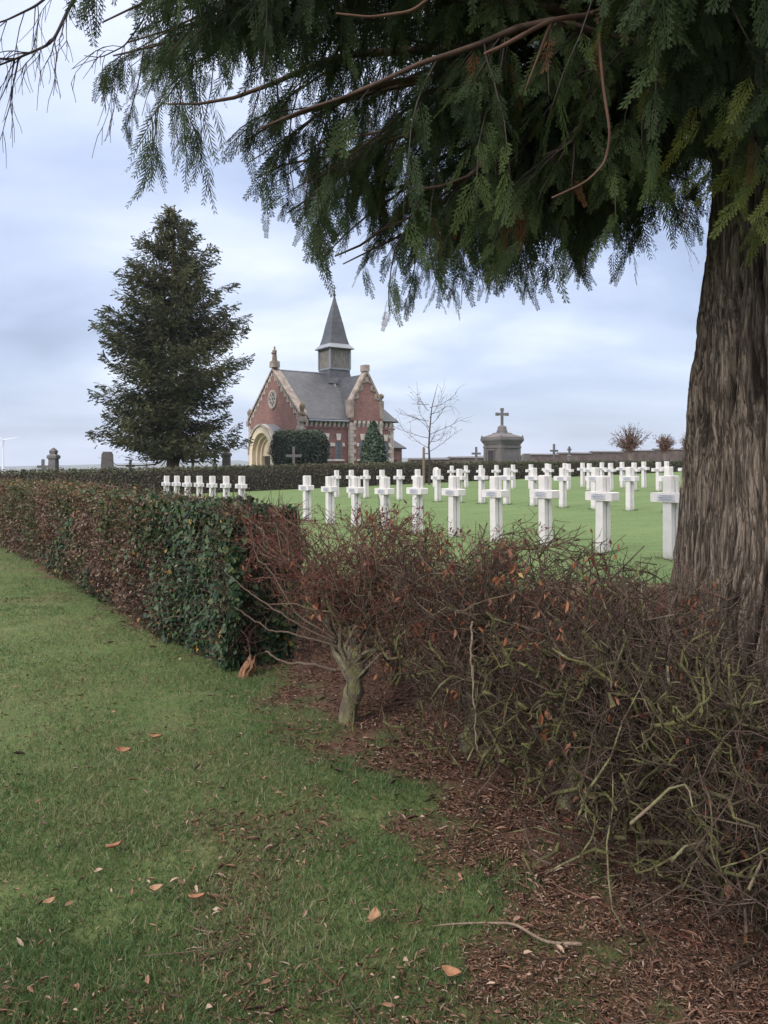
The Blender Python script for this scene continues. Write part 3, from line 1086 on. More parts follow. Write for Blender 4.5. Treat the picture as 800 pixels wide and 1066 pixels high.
def monument(px, Y, h, kind, label, mat='darkstone', rz=None, w=0.55):
    x = (px - 400) / 800 * Y
    root = empty({'cross': 'stone_cross', 'obelisk': 'obelisk', 'stele': 'grave_stele', 'pedestal': 'stone_cross'}[kind], (x, Y, gz(x)), ROT - math.pi / 2 + 0.9 if rz is None else rz)
    tag(root, label, {'cross': 'cross', 'obelisk': 'obelisk', 'stele': 'headstone', 'pedestal': 'cross'}[kind], 'old stone monuments behind the far hedge')
    if kind == 'cross':
        b = MB().bbox(-0.32, 0.32, -0.26, 0.26, 0, 0.32, 0.03).bbox(-0.22, 0.22, -0.18, 0.18, 0.32, 0.62, 0.03).build('base', M[mat], root)
        o = latin(MB(), h - 0.6, w, 0.16, 0.13, (h - 0.6) * 0.7).build('cross', M[mat], root)
        o.location.z = 0.6
    elif kind == 'pedestal':
        MB().bbox(-0.4, 0.4, -0.35, 0.35, 0, 0.5, 0.03).lathe([(0.36, 0.5), (0.28, 0.8), (0.2, h * 0.62), (0.24, h * 0.64), (0.16, h * 0.68)], 0, 0, 4, math.pi / 4).build('base', M[mat], root)
        o = latin(MB(), h * 0.34, w, 0.15, 0.13, h * 0.22).build('cross', M[mat], root)
        o.location.z = h * 0.67
    elif kind == 'obelisk':
        MB().bbox(-0.34, 0.34, -0.34, 0.34, 0, 0.5, 0.03).build('base', M[mat], root)
        MB().lathe([(0.36, 0.5), (0.30, h * 0.75), (0.40, h * 0.77), (0.40, h * 0.83), (0.22, h * 0.86), (0.27, h * 0.93), (0.05, h)], 0, 0, 4, math.pi / 4).build('shaft', M[mat], root)
    else:
        MB().bbox(-0.5, 0.5, -0.22, 0.22, 0, 0.35, 0.03).build('base', M[mat], root)
        MB().prism([(-0.42, 0.35), (0.42, 0.35), (0.33, h * 0.93), (0.24, h), (-0.24, h), (-0.33, h * 0.93)], 'y', -0.13, 0.13).build('slab', M['greystone'], root)


monument(45, 44, 2.05, 'cross', 'low stone cross at far left, short of the tall shaft beside it', rz=0.2, w=0.6)
monument(56, 46, 2.75, 'obelisk', 'tall dark stone shaft with carved head at far left behind the hedge')
monument(112, 47, 2.45, 'stele', 'pale grey gravestone slab left of the spruce trunk', rz=0.25)
monument(136, 48, 1.95, 'cross', 'small stone cross half hidden under the left spruce boughs', rz=0.3)
monument(201, 50, 2.2, 'cross', 'slim stone cross just right of the spruce trunk', rz=0.1, w=0.7)
monument(224, 52, 2.3, 'pedestal', 'stone cross on tapered pedestal under the spruce boughs', rz=0.35)
monument(236, 50, 2.65, 'obelisk', 'slender obelisk monument between the spruce and the chapel')
monument(306, 47, 2.45, 'cross', 'stone cross standing before the clipped dark bush', 'darkstone', rz=0.15, w=0.95)
monument(496, 60, 2.35, 'cross', 'stone cross left of the mausoleum', rz=0.25, w=0.72)
monument(577, 62, 2.45, 'cross', 'thick stone cross right of the mausoleum before the wall', rz=0.5, w=0.75)
monument(593, 66, 2.25, 'pedestal', 'thin stone cross on pedestal beside the thick cross', rz=0.6, w=0.4)
monument(548, 60, 1.72, 'stele', 'low pale headstone by the right corner of the mausoleum', rz=0.4)


def build_turbine():
    Y = 1500.0
    x = (3.5 - 400) / 800 * Y
    root = empty('wind_turbine', (x, Y, gz(x)))
    tag(root, 'pale wind turbine far away on the left horizon', 'wind turbine')
    MB().lathe([(2.6, 0), (1.6, 64)], 0, 0, 12).build('tower', M['white_turbine'], root)
    MB().box(-2, 2, -4, 3, 63, 66.5).build('nacelle', M['white_turbine'], root)
    for k in range(3):
        a = math.radians(8 + 120 * k)
        b = MB().add([(0, 0, -1.2), (0, 0, 1.2), (10, 0, 1.8), (10, 0, -1.0), (34, 0, 0.2), (34, 0, -0.2), (0, 1, 0), (10, 1, 0)],
                     [(0, 1, 2, 3), (3, 2, 4, 5), (0, 6, 1), (1, 6, 7, 2), (6, 0, 3, 7), (7, 4, 2), (7, 3, 5, 4)])
        o = b.build('blade', M['white_turbine'], root)
        o.location = (0, -4.6, 64.8)
        o.rotation_euler.y = -a


build_turbine()

# ------------------------------------------------------------------ the white grave crosses
GROUP = 'white concrete crosses on the war graves'
ORD = ['first', 'second', 'third', 'fourth', 'fifth', 'sixth', 'seventh', 'eighth', 'ninth', 'tenth', 'eleventh', 'twelfth', 'thirteenth',
       'fourteenth', 'fifteenth', 'sixteenth', 'seventeenth', 'eighteenth', 'nineteenth', 'twentieth', 'twenty-first', 'twenty-second', 'twenty-third']


def make_cross():
    """faces -x: post with a groove down its sides, thick arms, a name plate on the arms"""
    root = empty('grave_cross', (0, 0, 0))
    p = MB()
    hh, w = 1.08, 0.065
    # section: 0.144 wide (y), 0.15 deep (x), grooved sides; slightly tapered
    sec = [(-0.078, -w), (-0.012, -w), (-0.004, -w + 0.02), (0.014, -w + 0.02), (0.022, -w), (0.078, -w),
           (0.078, w), (0.022, w), (0.014, w - 0.02), (-0.004, w - 0.02), (-0.012, w), (-0.078, w)]
    n = len(sec)
    vs = []
    for z, k in ((-0.12, 1.04), (hh - 0.012, 0.97), (hh, 0.88)):
        vs += [(x * k, y * k, z) for x, y in sec]
    fs = [tuple(range(n)), tuple(range(3 * n - 1, 2 * n - 1, -1))]
    for r in (0, n):
        fs += [(r + i, r + (i + 1) % n, r + n + (i + 1) % n, r + n + i) for i in range(n)]
    p.add(vs, fs)
    p.build('upright', M['concrete'], root)
    a = MB()
    z0, z1 = 0.735, 0.855
    a.prism([(-0.24, z0 + .008), (-0.232, z0), (0.232, z0), (0.24, z0 + .008), (0.24, z1 - .008), (0.232, z1), (-0.232, z1), (-0.24, z1 - .008)], 'x', -0.098, 0.060)
    a.build('crossbar', M['concrete'], root)
    pl = MB().box(-0.106, -0.0985, -0.125, 0.125, z0 + 0.022, z1 - 0.022).build('name_plate', M['plaque'], root)
    t = MB()
    rr = random.Random(3)
    for k, z in enumerate((z0 + 0.078, z0 + 0.056, z0 + 0.034)):
        y = -0.105 if k == 1 else -0.08
        while y < (0.1 if k == 1 else 0.075):
            l = rr.uniform(0.008, 0.03)
            t.box(-0.1085, -0.1065, y, y + l, z, z + 0.009)
            y += l + 0.007
    t.build('engraved_lines', M['ink'], pl)
    return root


first_cross = make_cross()
placed = []


def put_cross(x, y, label):
    z = float(ground_z(np.array([x]), np.array([y]))[0])
    r = ROT + rnd.uniform(-0.025, 0.025)
    o = first_cross if not placed else copy_thing(first_cross, (x, y, z), r)
    o.location = (x, y, z)
    o.rotation_euler = (rnd.uniform(-.014, .014), rnd.uniform(-.014, .014), r)
    tag(o, label, 'grave cross', GROUP)
    placed.append(o)


STEP = np.array((-0.614, 0.926))
q0 = np.array((3.70, 9.9))
for k in range(10):
    q = q0 + STEP * k
    put_cross(q[0], q[1], f'white grave cross, {ORD[k]} from the big trunk in the nearest row')
for k in range(7):
    q = q0 + STEP * (12.5 + k)
    put_cross(q[0], q[1], f'white grave cross above the ivy hedge, {ORD[k]} from the right in its group of seven')
q1 = np.array((5.46, 19.9))
for k in range(-2, 13):
    q = q1 + STEP * k
    put_cross(q[0], q[1], f'white grave cross, {ORD[k + 2]} from the big trunk in the second row')
q2 = np.array((4.65, 36.8))
for k in range(-10, 3):
    q = q2 + STEP * k
    put_cross(q[0], q[1], f'white grave cross, {ORD[k + 10]} from the big trunk in the third row')
q3 = q2 + U * 2.6
for k in range(-11, -1):
    q = q3 + STEP * (k + 0.4)
    put_cross(q[0], q[1], f'white grave cross near the far hedge, {ORD[k + 11]} from the big trunk in the hindmost row')


def headstone(x, y, label):
    root = empty('headstone', (x, y, gz(x)), ROT)
    tag(root, label, 'headstone', 'round topped white headstones among the crosses')
    n = 10
    poly = [(-0.2, -0.1), (0.2, -0.1), (0.2, 0.82)] + [(0.2 * math.cos(math.pi * i / n), 0.82 + 0.2 * math.sin(math.pi * i / n)) for i in range(1, n)] + [(-0.2, 0.82)]
    MB().prism(poly, 'x', -0.05, 0.05).build('slab', M['concrete'], root)
    MB().box(-0.058, -0.051, -0.12, 0.12, 0.6, 0.72).build('name_plate', M['plaque'], root)


q = q2 + STEP * 3.2
headstone(q[0], q[1], 'round topped white headstone at the left end of the third row')
q = q3 + STEP * -12.3 + U * 2
headstone(q[0], q[1], 'round topped white headstone among distant crosses beside the big trunk')

# ------------------------------------------------------------------ distant planting


def leaf_cloud(pos, nrm, size, tmpl, faces, seed, tilt=0.8, varr=None):
    n = len(pos)
    ax = norm(np.cross(nrm, rdir(n)) + 0.3 * rdir(n))
    nn = norm(nrm + tilt * rdir(n))
    V, F = scatter(tmpl, faces, pos, ax, nn, size)
    v = R.random(n) if varr is None else np.clip(varr, 0, 1)
    return V, F, {'var': np.repeat(v, len(tmpl))}


def build_far_hedge():
    a, b = np.array((-24.0, 31.2)), np.array((31.0, 64.6))
    d = (b - a) / np.linalg.norm(b - a)
    L = float(np.linalg.norm(b - a))
    nb = np.array((d[1], -d[0]))                # towards the graves
    root = empty('far_hedge', (a[0], a[1], gz(a[0])))
    tag(root, 'long brown green hedge closing the war graves behind the crosses', 'hedge')
    wd = 0.9

    def at(s, q, z):
        x, y = a[0] + d[0] * s + nb[0] * q, a[1] + d[1] * s + nb[1] * q
        return np.stack([x, y, gz(x) + z], -1)

    def top(s):
        return np.interp(s, [0, 12, 23, 31, 44, 54, 70], [1.42, 1.36, 1.29, 1.21, 0.99, 0.80, 0.70]) + 0.10 * (fbm(s * 0.35, s * 0, 0, 3, 41) - 0.5)
    # inside: a bumpy box
    ns = 260
    s = np.linspace(0, L, ns)
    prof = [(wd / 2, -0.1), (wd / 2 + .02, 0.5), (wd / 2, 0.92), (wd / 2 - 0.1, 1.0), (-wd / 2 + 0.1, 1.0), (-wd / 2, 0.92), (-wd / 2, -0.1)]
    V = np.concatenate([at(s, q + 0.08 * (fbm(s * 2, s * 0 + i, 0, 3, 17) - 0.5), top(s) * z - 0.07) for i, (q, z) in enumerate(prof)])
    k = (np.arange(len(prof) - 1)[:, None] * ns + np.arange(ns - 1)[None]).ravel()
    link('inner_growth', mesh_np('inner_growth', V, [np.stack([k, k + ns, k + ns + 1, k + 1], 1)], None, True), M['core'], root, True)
    n = 60000
    s = R.random(n) ** 0.9 * L
    side = R.random(n)
    z = R.random(n) * top(s)
    q = np.where(side < 0.72, wd / 2, R.uniform(-wd / 2, wd / 2, n))
    z = np.where(side < 0.72, z, top(s)) + 0.05 * R.normal(size=n)
    q = q + 0.06 * R.normal(size=n) - 0.05
    pos = at(s, q, z)
    nr = np.where((side < 0.72)[:, None], np.append(nb, 0.2)[None], np.array([[0, 0, 1.0]]))
    vv = 0.25 + 0.7 * fbm(s * 0.5, z * 0.8, 0, 4, 77) + 0.25 * (R.random(n) - 0.5)
    part = leaf_cloud(pos, nr, R.uniform(0.07, 0.15, n), OVAL, OVAL_F, 3, 0.9, vv)
    V, F, A_ = merge([part])
    link('leaves', mesh_np('leaves', V, F, A_), M['farleaf'], root, True)


build_far_hedge()


def build_clipped_bush():
    Y = 50.0
    x = (312 - 400) / 800 * Y
    root = empty('clipped_bush', (x, Y, gz(x)), ROT)
    tag(root, 'dark evergreen bush clipped into a rounded block before the chapel', 'bush')
    n = 11000
    p = R.uniform(-1, 1, (n, 3))
    fa = R.integers(0, 3, n)
    p[np.arange(n), fa] = np.sign(R.random(n) - 0.5)
    p = p / np.maximum(1, np.linalg.norm(p, axis=1, keepdims=True) / 1.38)
    d = norm(p ** 3)
    P = p * np.array((1.40, 1.40, 1.15)) * (1 + 0.035 * R.normal(size=(n, 1))) + np.array((0, 0, 2.33))
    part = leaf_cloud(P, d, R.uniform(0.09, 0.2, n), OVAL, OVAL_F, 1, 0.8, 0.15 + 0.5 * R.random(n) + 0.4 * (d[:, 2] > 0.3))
    V, F, A_ = part
    link('foliage', mesh_np('foliage', V, F, A_), M['boxleaf'], root)
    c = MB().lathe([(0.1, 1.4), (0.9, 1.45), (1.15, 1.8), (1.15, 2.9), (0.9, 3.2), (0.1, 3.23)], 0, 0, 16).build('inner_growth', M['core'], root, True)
    MB().tube([(0, 0, -0.1), (0.05, 0, 0.7), (0, 0, 1.5)], [0.16, 0.12, 0.12], 8).build('trunk', M['wood'], root)


build_clipped_bush()


def build_cone_bush():
    Y = 50.5
    x = (389 - 400) / 800 * Y
    root = empty('cone_shrub', (x, Y, gz(x)))
    tag(root, 'dark green pointed shrub in front of the chapel side gable', 'shrub')
    n = 7000
    z = 3.9 * R.random(n) ** 1.15
    r = 1.12 * np.clip(1 - (z / 4.05) ** 2.2, 0.02, 1) * (0.75 + 0.35 * fbm(z * 2, R.random(n) * 6, 0, 2, 3)) * np.sqrt(R.random(n) * 0.6 + 0.4)
    th = R.random(n) * 6.283
    P = np.stack([r * np.cos(th), r * np.sin(th), z + 0.05], 1)
    d = norm(np.stack([np.cos(th), np.sin(th), 0.6 + 0 * th], 1))
    V, F, A_ = leaf_cloud(P, d, R.uniform(0.12, 0.26, n), OVAL, OVAL_F, 1, 0.9)
    link('foliage', mesh_np('foliage', V, F, A_), M['coneleaf'], root)
    MB().tube([(0, 0, -0.1), (0, 0, 3.2)], [0.12, 0.03], 6).build('trunk', M['wood'], root)


build_cone_bush()


def grow(start, dirs, lens, npt, wob, lift, r0, r1):
    """B paths with a random wander; lift bends them up (or down)"""
    B = len(start)
    P = np.zeros((B, npt, 3))
    P[:, 0] = start
    d = norm(dirs)
    step = lens / (npt - 1)
    for i in range(1, npt):
        d = norm(d + wob * R.normal(size=(B, 3)) + np.array((0, 0, 1.0)) * lift)
        P[:, i] = P[:, i - 1] + d * step[:, None]
    rad = np.asarray(r0)[:, None] * (1 - np.linspace(0, 1, npt))[None] + np.asarray(r1)[:, None] * np.linspace(0, 1, npt)[None]
    return P, rad


def along(P, k, lo=0.2, hi=1.0):
    """k random points on each path with the path's direction there"""
    B, N, _ = P.shape
    f = R.uniform(lo, hi, (B, k)) * (N - 1)
    i = np.minimum(f.astype(int), N - 2)
    w = (f - i)[..., None]
    b = np.arange(B)[:, None]
    p = P[b, i] * (1 - w) + P[b, i + 1] * w
    d = norm(P[b, i + 1] - P[b, i])
    return p.reshape(-1, 3), d.reshape(-1, 3), (f / (N - 1)).reshape(-1)


def build_bare_tree():
    Y = 44.0
    x = (447 - 400) / 800 * Y
    root = empty('young_tree', (x, Y, gz(x)))
    tag(root, 'leafless young tree with thin spreading twigs behind the crosses', 'tree')
    base = np.array((x, Y, gz(x)))
    tr = np.array([[(0, 0, -0.1), (0.03, 0, 1.2), (-0.02, 0.02, 2.2), (0.04, 0, 3.2), (0.15, 0, 4.4), (0.5, 0.05, 5.8)]]) + base
    V, F = tubes(tr, np.array([[.07, .06, .05, .04, .026, .008]]), 8)
    link('trunk', mesh_np('trunk', V, F, None, True), M['deadtwig'], root, True)
    nb = 15
    z = np.linspace(1.9, 4.6, nb)
    th = np.arange(nb) * 2.4 + R.uniform(-.4, .4, nb)
    st = base + np.stack([0.04 * np.cos(th), 0.04 * np.sin(th), z], 1)
    d = np.stack([np.cos(th), np.sin(th), R.uniform(0.1, 0.9, nb)], 1)
    P, rad = grow(st, d, R.uniform(1.3, 2.6, nb), 7, 0.14, 0.05, np.full(nb, 0.018), np.full(nb, 0.006))
    parts = [(*tubes(P, rad, 5), {})]
    p, dd, _ = along(P, 8)
    P2, r2 = grow(p, dd + 0.8 * rdir(len(p)), R.uniform(0.4, 1.0, len(p)), 5, 0.2, 0.03, np.full(len(p), 0.008), np.full(len(p), 0.005))
    parts.append((*tubes(P2, r2, 3), {}))
    V, F, _ = merge(parts)
    link('branches', mesh_np('branches', V, F), M['deadtwig'], root, True)
    lp, ld, _ = along(P2, 1, 0.5)
    lp = lp[R.random(len(lp)) < 0.35]
    V, F, A_ = leaf_cloud(lp, rdir(len(lp)), R.uniform(0.06, 0.12, len(lp)), OVAL, OVAL_F, 1)
    link('last_leaves', mesh_np('last_leaves', V, F, A_), M['autumn'], root, True)
    sx = x - 0.32
    so = empty('tree_stake', (sx, Y - 0.2, gz(sx)))
    tag(so, 'wooden stake tied beside the leafless young tree', 'stake')
    MB().lathe([(0.075, -0.1), (0.07, 2.1), (0.05, 2.16)], 0, 0, 8).build('post', M['wood'], so)
    MB().box(0.06, 0.34, -0.03, 0.2, 1.75, 1.8).build('strap', M['iron'], so)


build_bare_tree()


def build_pollard(px, Y, top, label, w):
    x = (px - 400) / 800 * Y
    root = empty('pollard_tree', (x, Y, gz(x)))
    tag(root, label, 'tree', 'small autumn trees before the brick wall')
    base = np.array((x, Y, gz(x)))
    V, F = tubes(np.array([[(0, 0, -0.1), (0.03, 0, 0.9), (-0.02, 0, 1.9)]]) + base, np.array([[.16, .13, .14]]), 8)
    link('trunk', mesh_np('trunk', V, F, None, True), M['wood'], root, True)
    n = 46
    th = R.random(n) * 6.283
    e = R.uniform(0.35, 1.5, n)
    d = np.stack([np.cos(th) * np.cos(e), np.sin(th) * np.cos(e), np.sin(e)], 1)
    P, rad = grow(np.repeat(base[None] + (0, 0, 1.8), n, 0), d, R.uniform(0.6, 1.0, n) * (top - 1.8), 5, 0.1, 0.03, np.full(n, 0.035), np.full(n, 0.010))
    parts = [(*tubes(P, rad, 4), {})]
    p, dd, _ = along(P, 4, 0.3)
    P2, r2 = grow(p, dd + 0.6 * rdir(len(p)), R.uniform(0.25, 0.6, len(p)), 3, 0.2, 0.03, np.full(len(p), 0.014), np.full(len(p), 0.008))
    parts.append((*tubes(P2, r2, 3), {}))
    V, F, _ = merge(parts)
    link('branches', mesh_np('branches', V, F), M['deadtwig'], root, True)
    p, dd, f = along(P, 70, 0.08, 1.0)
    keep = R.random(len(p)) < np.where(f < 0.6, 0.95, 0.25)
    p = p[keep] + 0.16 * R.normal(size=(keep.sum(), 3))
    V, F, A_ = leaf_cloud(p, rdir(len(p)), R.uniform(0.1, 0.2, len(p)), OVAL, OVAL_F, 1)
    link('crown', mesh_np('crown', V, F, A_), M['autumn'], root, True)


build_pollard(656, 69, 4.3, 'round headed autumn tree by the brick wall, the larger one further left', 1)
build_pollard(692, 71, 3.3, 'small round headed autumn tree by the wall, between the larger one and the trunk', 1)
build_pollard(718, 71, 3.2, 'small autumn tree by the wall, cut off by the edge of the big trunk', 1)


def build_spruce():
    Y = 46.0
    x = (180 - 400) / 800 * Y
    g = gz(x)
    root = empty('spruce_tree', (x, Y, g))
    tag(root, 'tall dark spruce with tiered drooping boughs left of the chapel', 'tree')
    base = np.array((x, Y, g))
    HT = 17.1
    V, F = tubes(np.array([[(0, 0, -0.2), (0, 0, 0.8), (0.05, 0, 5), (0, 0.05, 11), (0.1, 0, HT)]]) + base, np.array([[.5, .40, .32, .18, .03]]), 12)
    link('trunk', mesh_np('trunk', V, F, None, True), M['sprucebark'], root, True)
    zs, ths, ls = [], [], []
    z = 2.3
    while z < HT - 0.25:
        rmax = float(np.interp(z, [2.0, 3.0, 4.4, 7.5, 9.2, 12.1, 14.4, 15.8, HT], [3.7, 4.1, 4.2, 4.2, 3.95, 3.15, 1.9, 1.0, 0.2]))
        nb = 9 if z < 12 else 7
        for k in range(nb):
            zs.append(z + R.uniform(-0.25, 0.25))
            ths.append(R.random() * 6.283)
            ls.append(max(0.3, rmax * R.choice([0.6, 0.75, 0.88, 0.95, 1.0, 1.07]) * R.uniform(0.85, 1.05)))
        z += 0.46
    zs, ths, ls = np.array(zs), np.array(ths), np.array(ls)
    f = (zs - 1.3) / (HT - 1.3)
    N = 9
    w = np.linspace(0, 1, N)[None]
    # boughs sweep down, then turn up at the tips
    rise = (-0.25 + 0.65 * f)[:, None] * ls[:, None] * w * 0.9 - 0.42 * ls[:, None] * (1 - f[:, None]) * w * (1 - w) + 0.16 * ls[:, None] * w ** 3
    P = np.stack([np.cos(ths)[:, None] * ls[:, None] * w, np.sin(ths)[:, None] * ls[:, None] * w, zs[:, None] + rise], -1) + base
    P[:, 1:] += 0.07 * R.normal(size=P[:, 1:].shape)
    P[..., 2] = np.maximum(P[..., 2], base[2] + 1.5)
    rad = 0.055 * (1 - 0.85 * w) * np.clip(ls[:, None] / 4, 0.25, 1)
    V, F = tubes(P, rad, 4)
    link('boughs', mesh_np('boughs', V, F), M['sprucebark'], root, True)
    # needle tufts: small feathered sprays along hanging side twigs
    n_t = 330
    p, d, fr = along(P, n_t, 0.12, 1.03)
    li = np.repeat(ls, n_t)
    fz = np.repeat(f, n_t)
    keep = R.random(len(p)) < np.clip(li / 4.2, 0.14, 1) * 1.0
    keep &= p[:, 2] > g + 2.15
    p, d, li, fz, fr = p[keep], d[keep], li[keep], fz[keep], fr[keep]
    n = len(p)
    side = norm(np.cross(d, np.array((0, 0, 1.0))))
    off = R.normal(size=n) * 0.17 * np.clip(li, .6, 3) / 2
    p = p + side * off[:, None] + np.stack([0 * off, 0 * off, -np.abs(R.normal(size=n)) * 0.24], 1)
    ax = norm(d * 0.75 + side * np.sign(off)[:, None] * 0.45 + np.array((0, 0, -0.45)) + 0.5 * rdir(n))
    TU = np.array([(0, 0, 0), (.42, .15, -.04), (.22, .03, .03), (.80, .13, -.05), (.6, .02, 0), (1, 0, -.05), (.42, -.15, -.04), (.22, -.03, .03), (.80, -.13, -.05), (.6, -.02, 0)])
    TF = [[(0, 2, 1, 1)], ]
    TF = [[(0, 2, 1), (2, 4, 3), (4, 5, 3), (0, 6, 7), (7, 8, 9), (9, 8, 5), (0, 7, 2), (2, 7, 9), (2, 9, 4), (4, 9, 5)]]
    vv = 0.15 + 0.55 * fbm(p[:, 0] * 0.7, p[:, 1] * 0.7, p[:, 2] * 0.7, 3, 8) + 0.3 * R.random(n) - 0.1 * (fr < 0.4)
    V, F = scatter(TU, TF, p, ax, rdir(n) + np.array((0, 0, .5)), R.uniform(0.18, 0.42, n))
    link('crown', mesh_np('crown', V, F, {'var': np.repeat(np.clip(vv, 0, 1), len(TU))}), M['spruce'], root, True)


build_spruce()


# ------------------------------------------------------------------ trimmed hedge with ivy on the left
def hedge_top(t):
    return np.interp(t, [0, 2.5, 6], [1.00, 1.04, 1.12]) + 0.06 * (fbm(t * 1.3, 0 * t, 0, 3, 4) - 0.5)


def build_trimmed_hedge():
    LEN, WD = 17.0, 0.50
    bx, by = hp(0, 0.5)
    root = empty('trimmed_hedge', (float(bx), float(by), gz(float(bx))))
    tag(root, 'clipped hedge of dry brown leaves overgrown with ivy at its near end', 'hedge')

    def w3(t, d, z):
        x, y = hp(t, d)
        return np.stack([x, y, gz(x) + z], -1)
    ns = 150
    s = np.linspace(0.16, LEN, ns)
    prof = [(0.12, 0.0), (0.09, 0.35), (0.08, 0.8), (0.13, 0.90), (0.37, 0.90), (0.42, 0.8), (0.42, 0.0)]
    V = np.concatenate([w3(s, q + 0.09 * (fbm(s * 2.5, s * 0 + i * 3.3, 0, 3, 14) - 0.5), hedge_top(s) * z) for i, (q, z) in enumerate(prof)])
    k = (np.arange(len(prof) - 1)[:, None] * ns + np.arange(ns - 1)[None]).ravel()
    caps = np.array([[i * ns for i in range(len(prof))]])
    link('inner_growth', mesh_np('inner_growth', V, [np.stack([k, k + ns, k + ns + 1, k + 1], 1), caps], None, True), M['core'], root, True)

    def shell(n, tpow=1.6):
        """points on the front, top and near end with outward normals"""
        t = LEN * R.random(n) ** tpow
        c = R.random(n)
        front, top, end = c < 0.58, (c >= 0.58) & (c < 0.9), c >= 0.9
        z = R.random(n)
        d = np.where(front, 0.0, R.random(n))
        t = np.where(end, 0.02, t)
        bulge = 0.11 * (fbm(t * 2.2, z * 2.2, d * 2.2, 3, 23) - 0.5)
        d = d * WD
        d = np.where(front, 0.03 - bulge * 1.6, d)
        zz = np.where(top, 1.0, z)
        h = hedge_top(t)
        zz = zz * h + np.where(top, bulge, 0)
        t = np.where(end, t + bulge * 2.2 + 0.10 - 0.16 * z * (d / WD), t)
        nr = np.where(front[:, None], np.array((-U[0], -U[1], 0.15))[None], np.where(top[:, None], np.array((0, 0, 1.0))[None], np.array((-Vv[0], -Vv[1], 0.1))[None]))
        return t, d, zz, nr, top
    # twigs poking out of the growth
    n = 15000
    t, d, z, nr, top = shell(n)
    keep = ~top | (R.random(n) < 0.3)
    t, d, z, nr = t[keep], d[keep], z[keep], nr[keep]
    n = len(t)
    deep = R.uniform(0.02, 0.14, n)
    st = w3(t, d, z) - nr * deep[:, None]
    P, rad = grow(st, nr * 0.5 + rdir(n) * 0.9 + np.array((0, 0, 0.25)), R.uniform(0.1, 0.3, n), 4, 0.25, 0.04, R.uniform(0.002, 0.005, n), np.full(n, 0.0012))
    V, F = tubes(P, rad, 3)
    va = np.repeat(R.random(n), 4 * 3)
    link('twigs', mesh_np('twigs', V, F, {'var': va, 'moss': va * 0}), M['twig'], root, True)
    # dry leaves
    n = 66000
    t, d, z, nr, top = shell(n, 1.5)
    pn = fbm(t * 1.4, z * 1.6 + d, 0, 3, 51)
    ivy_amt = np.clip(1.35 - t / 1.75, 0, 1) + np.clip((pn - 0.52) * 5, 0, 1) * np.clip(1.3 - t / 9, 0.15, 1) * 0.85
    keep = R.random(n) > np.clip(ivy_amt, 0, 0.97)
    keep &= ~((z < 0.28) & (R.random(n) < 0.5))
    t, d, z, nr, top = t[keep], d[keep], z[keep], nr[keep], top[keep]
    n = len(t)
    pos = w3(t, d, z) + nr * (R.normal(size=n) * 0.035)[:, None]
    gn = fbm(t * 0.9 + 3, z * 1.1, d, 3, 33)
    vv = 0.74 * R.random(n) ** 1.15
    vv = np.where(R.random(n) < np.clip((gn - 0.45) * 3.5, 0.04, 0.7), R.uniform(0.78, 1, n), vv)
    vv = np.where(top & (R.random(n) < 0.5), R.uniform(0.68, 1, n), vv)
    sz = R.uniform(0.018, 0.044, n) * (1 + 0.04 * t)
    ax = norm(rdir(n) + np.array((0, 0, -0.5)))
    V, F = scatter(CURL, CURL_F, pos, ax, nr + 0.8 * rdir(n), sz)
    link('dry_leaves', mesh_np('dry_leaves', V, F, {'var': np.repeat(vv, len(CURL))}), M['beech'], root, True)
    # ivy
    n = 70000
    t, d, z, nr, top = shell(n, 2.3)
    pn = fbm(t * 1.4, z * 1.6 + d, 0, 3, 51)
    ivy_amt = np.clip(1.35 - t / 1.75, 0, 1) + np.clip((pn - 0.52) * 5, 0, 1) * np.clip(1.3 - t / 9, 0.15, 1) * 0.85
    keep = R.random(n) < ivy_amt
    t, d, z, nr = t[keep], d[keep], z[keep], nr[keep]
    n = len(t)
    clump = fbm(t * 5, z * 5, d * 5, 2, 61)
    pos = w3(t, d, z) + nr * (0.01 + 0.11 * (clump - 0.4) * np.clip(1.3 - t / 3, .3, 1) + R.normal(size=n) * 0.025)[:, None]
    ax = norm(np.array((0, 0, -0.9)) + 0.75 * rdir(n))
    V, F = scatter(IVY, IVY_F, pos, ax, nr * 1.0 + np.array((0, 0, 0.45)) + 0.5 * rdir(n), R.uniform(0.018, 0.046, n) * (1 + 0.03 * t))
    vv = np.clip(0.75 * R.random(n) + 0.2 * clump, 0, 0.9)
    vv = np.where(R.random(n) < 0.012, 1.0, vv)
    link('ivy', mesh_np('ivy', V, F, {'var': np.repeat(vv, len(IVY))}), M['ivy'], root, True)


build_trimmed_hedge()


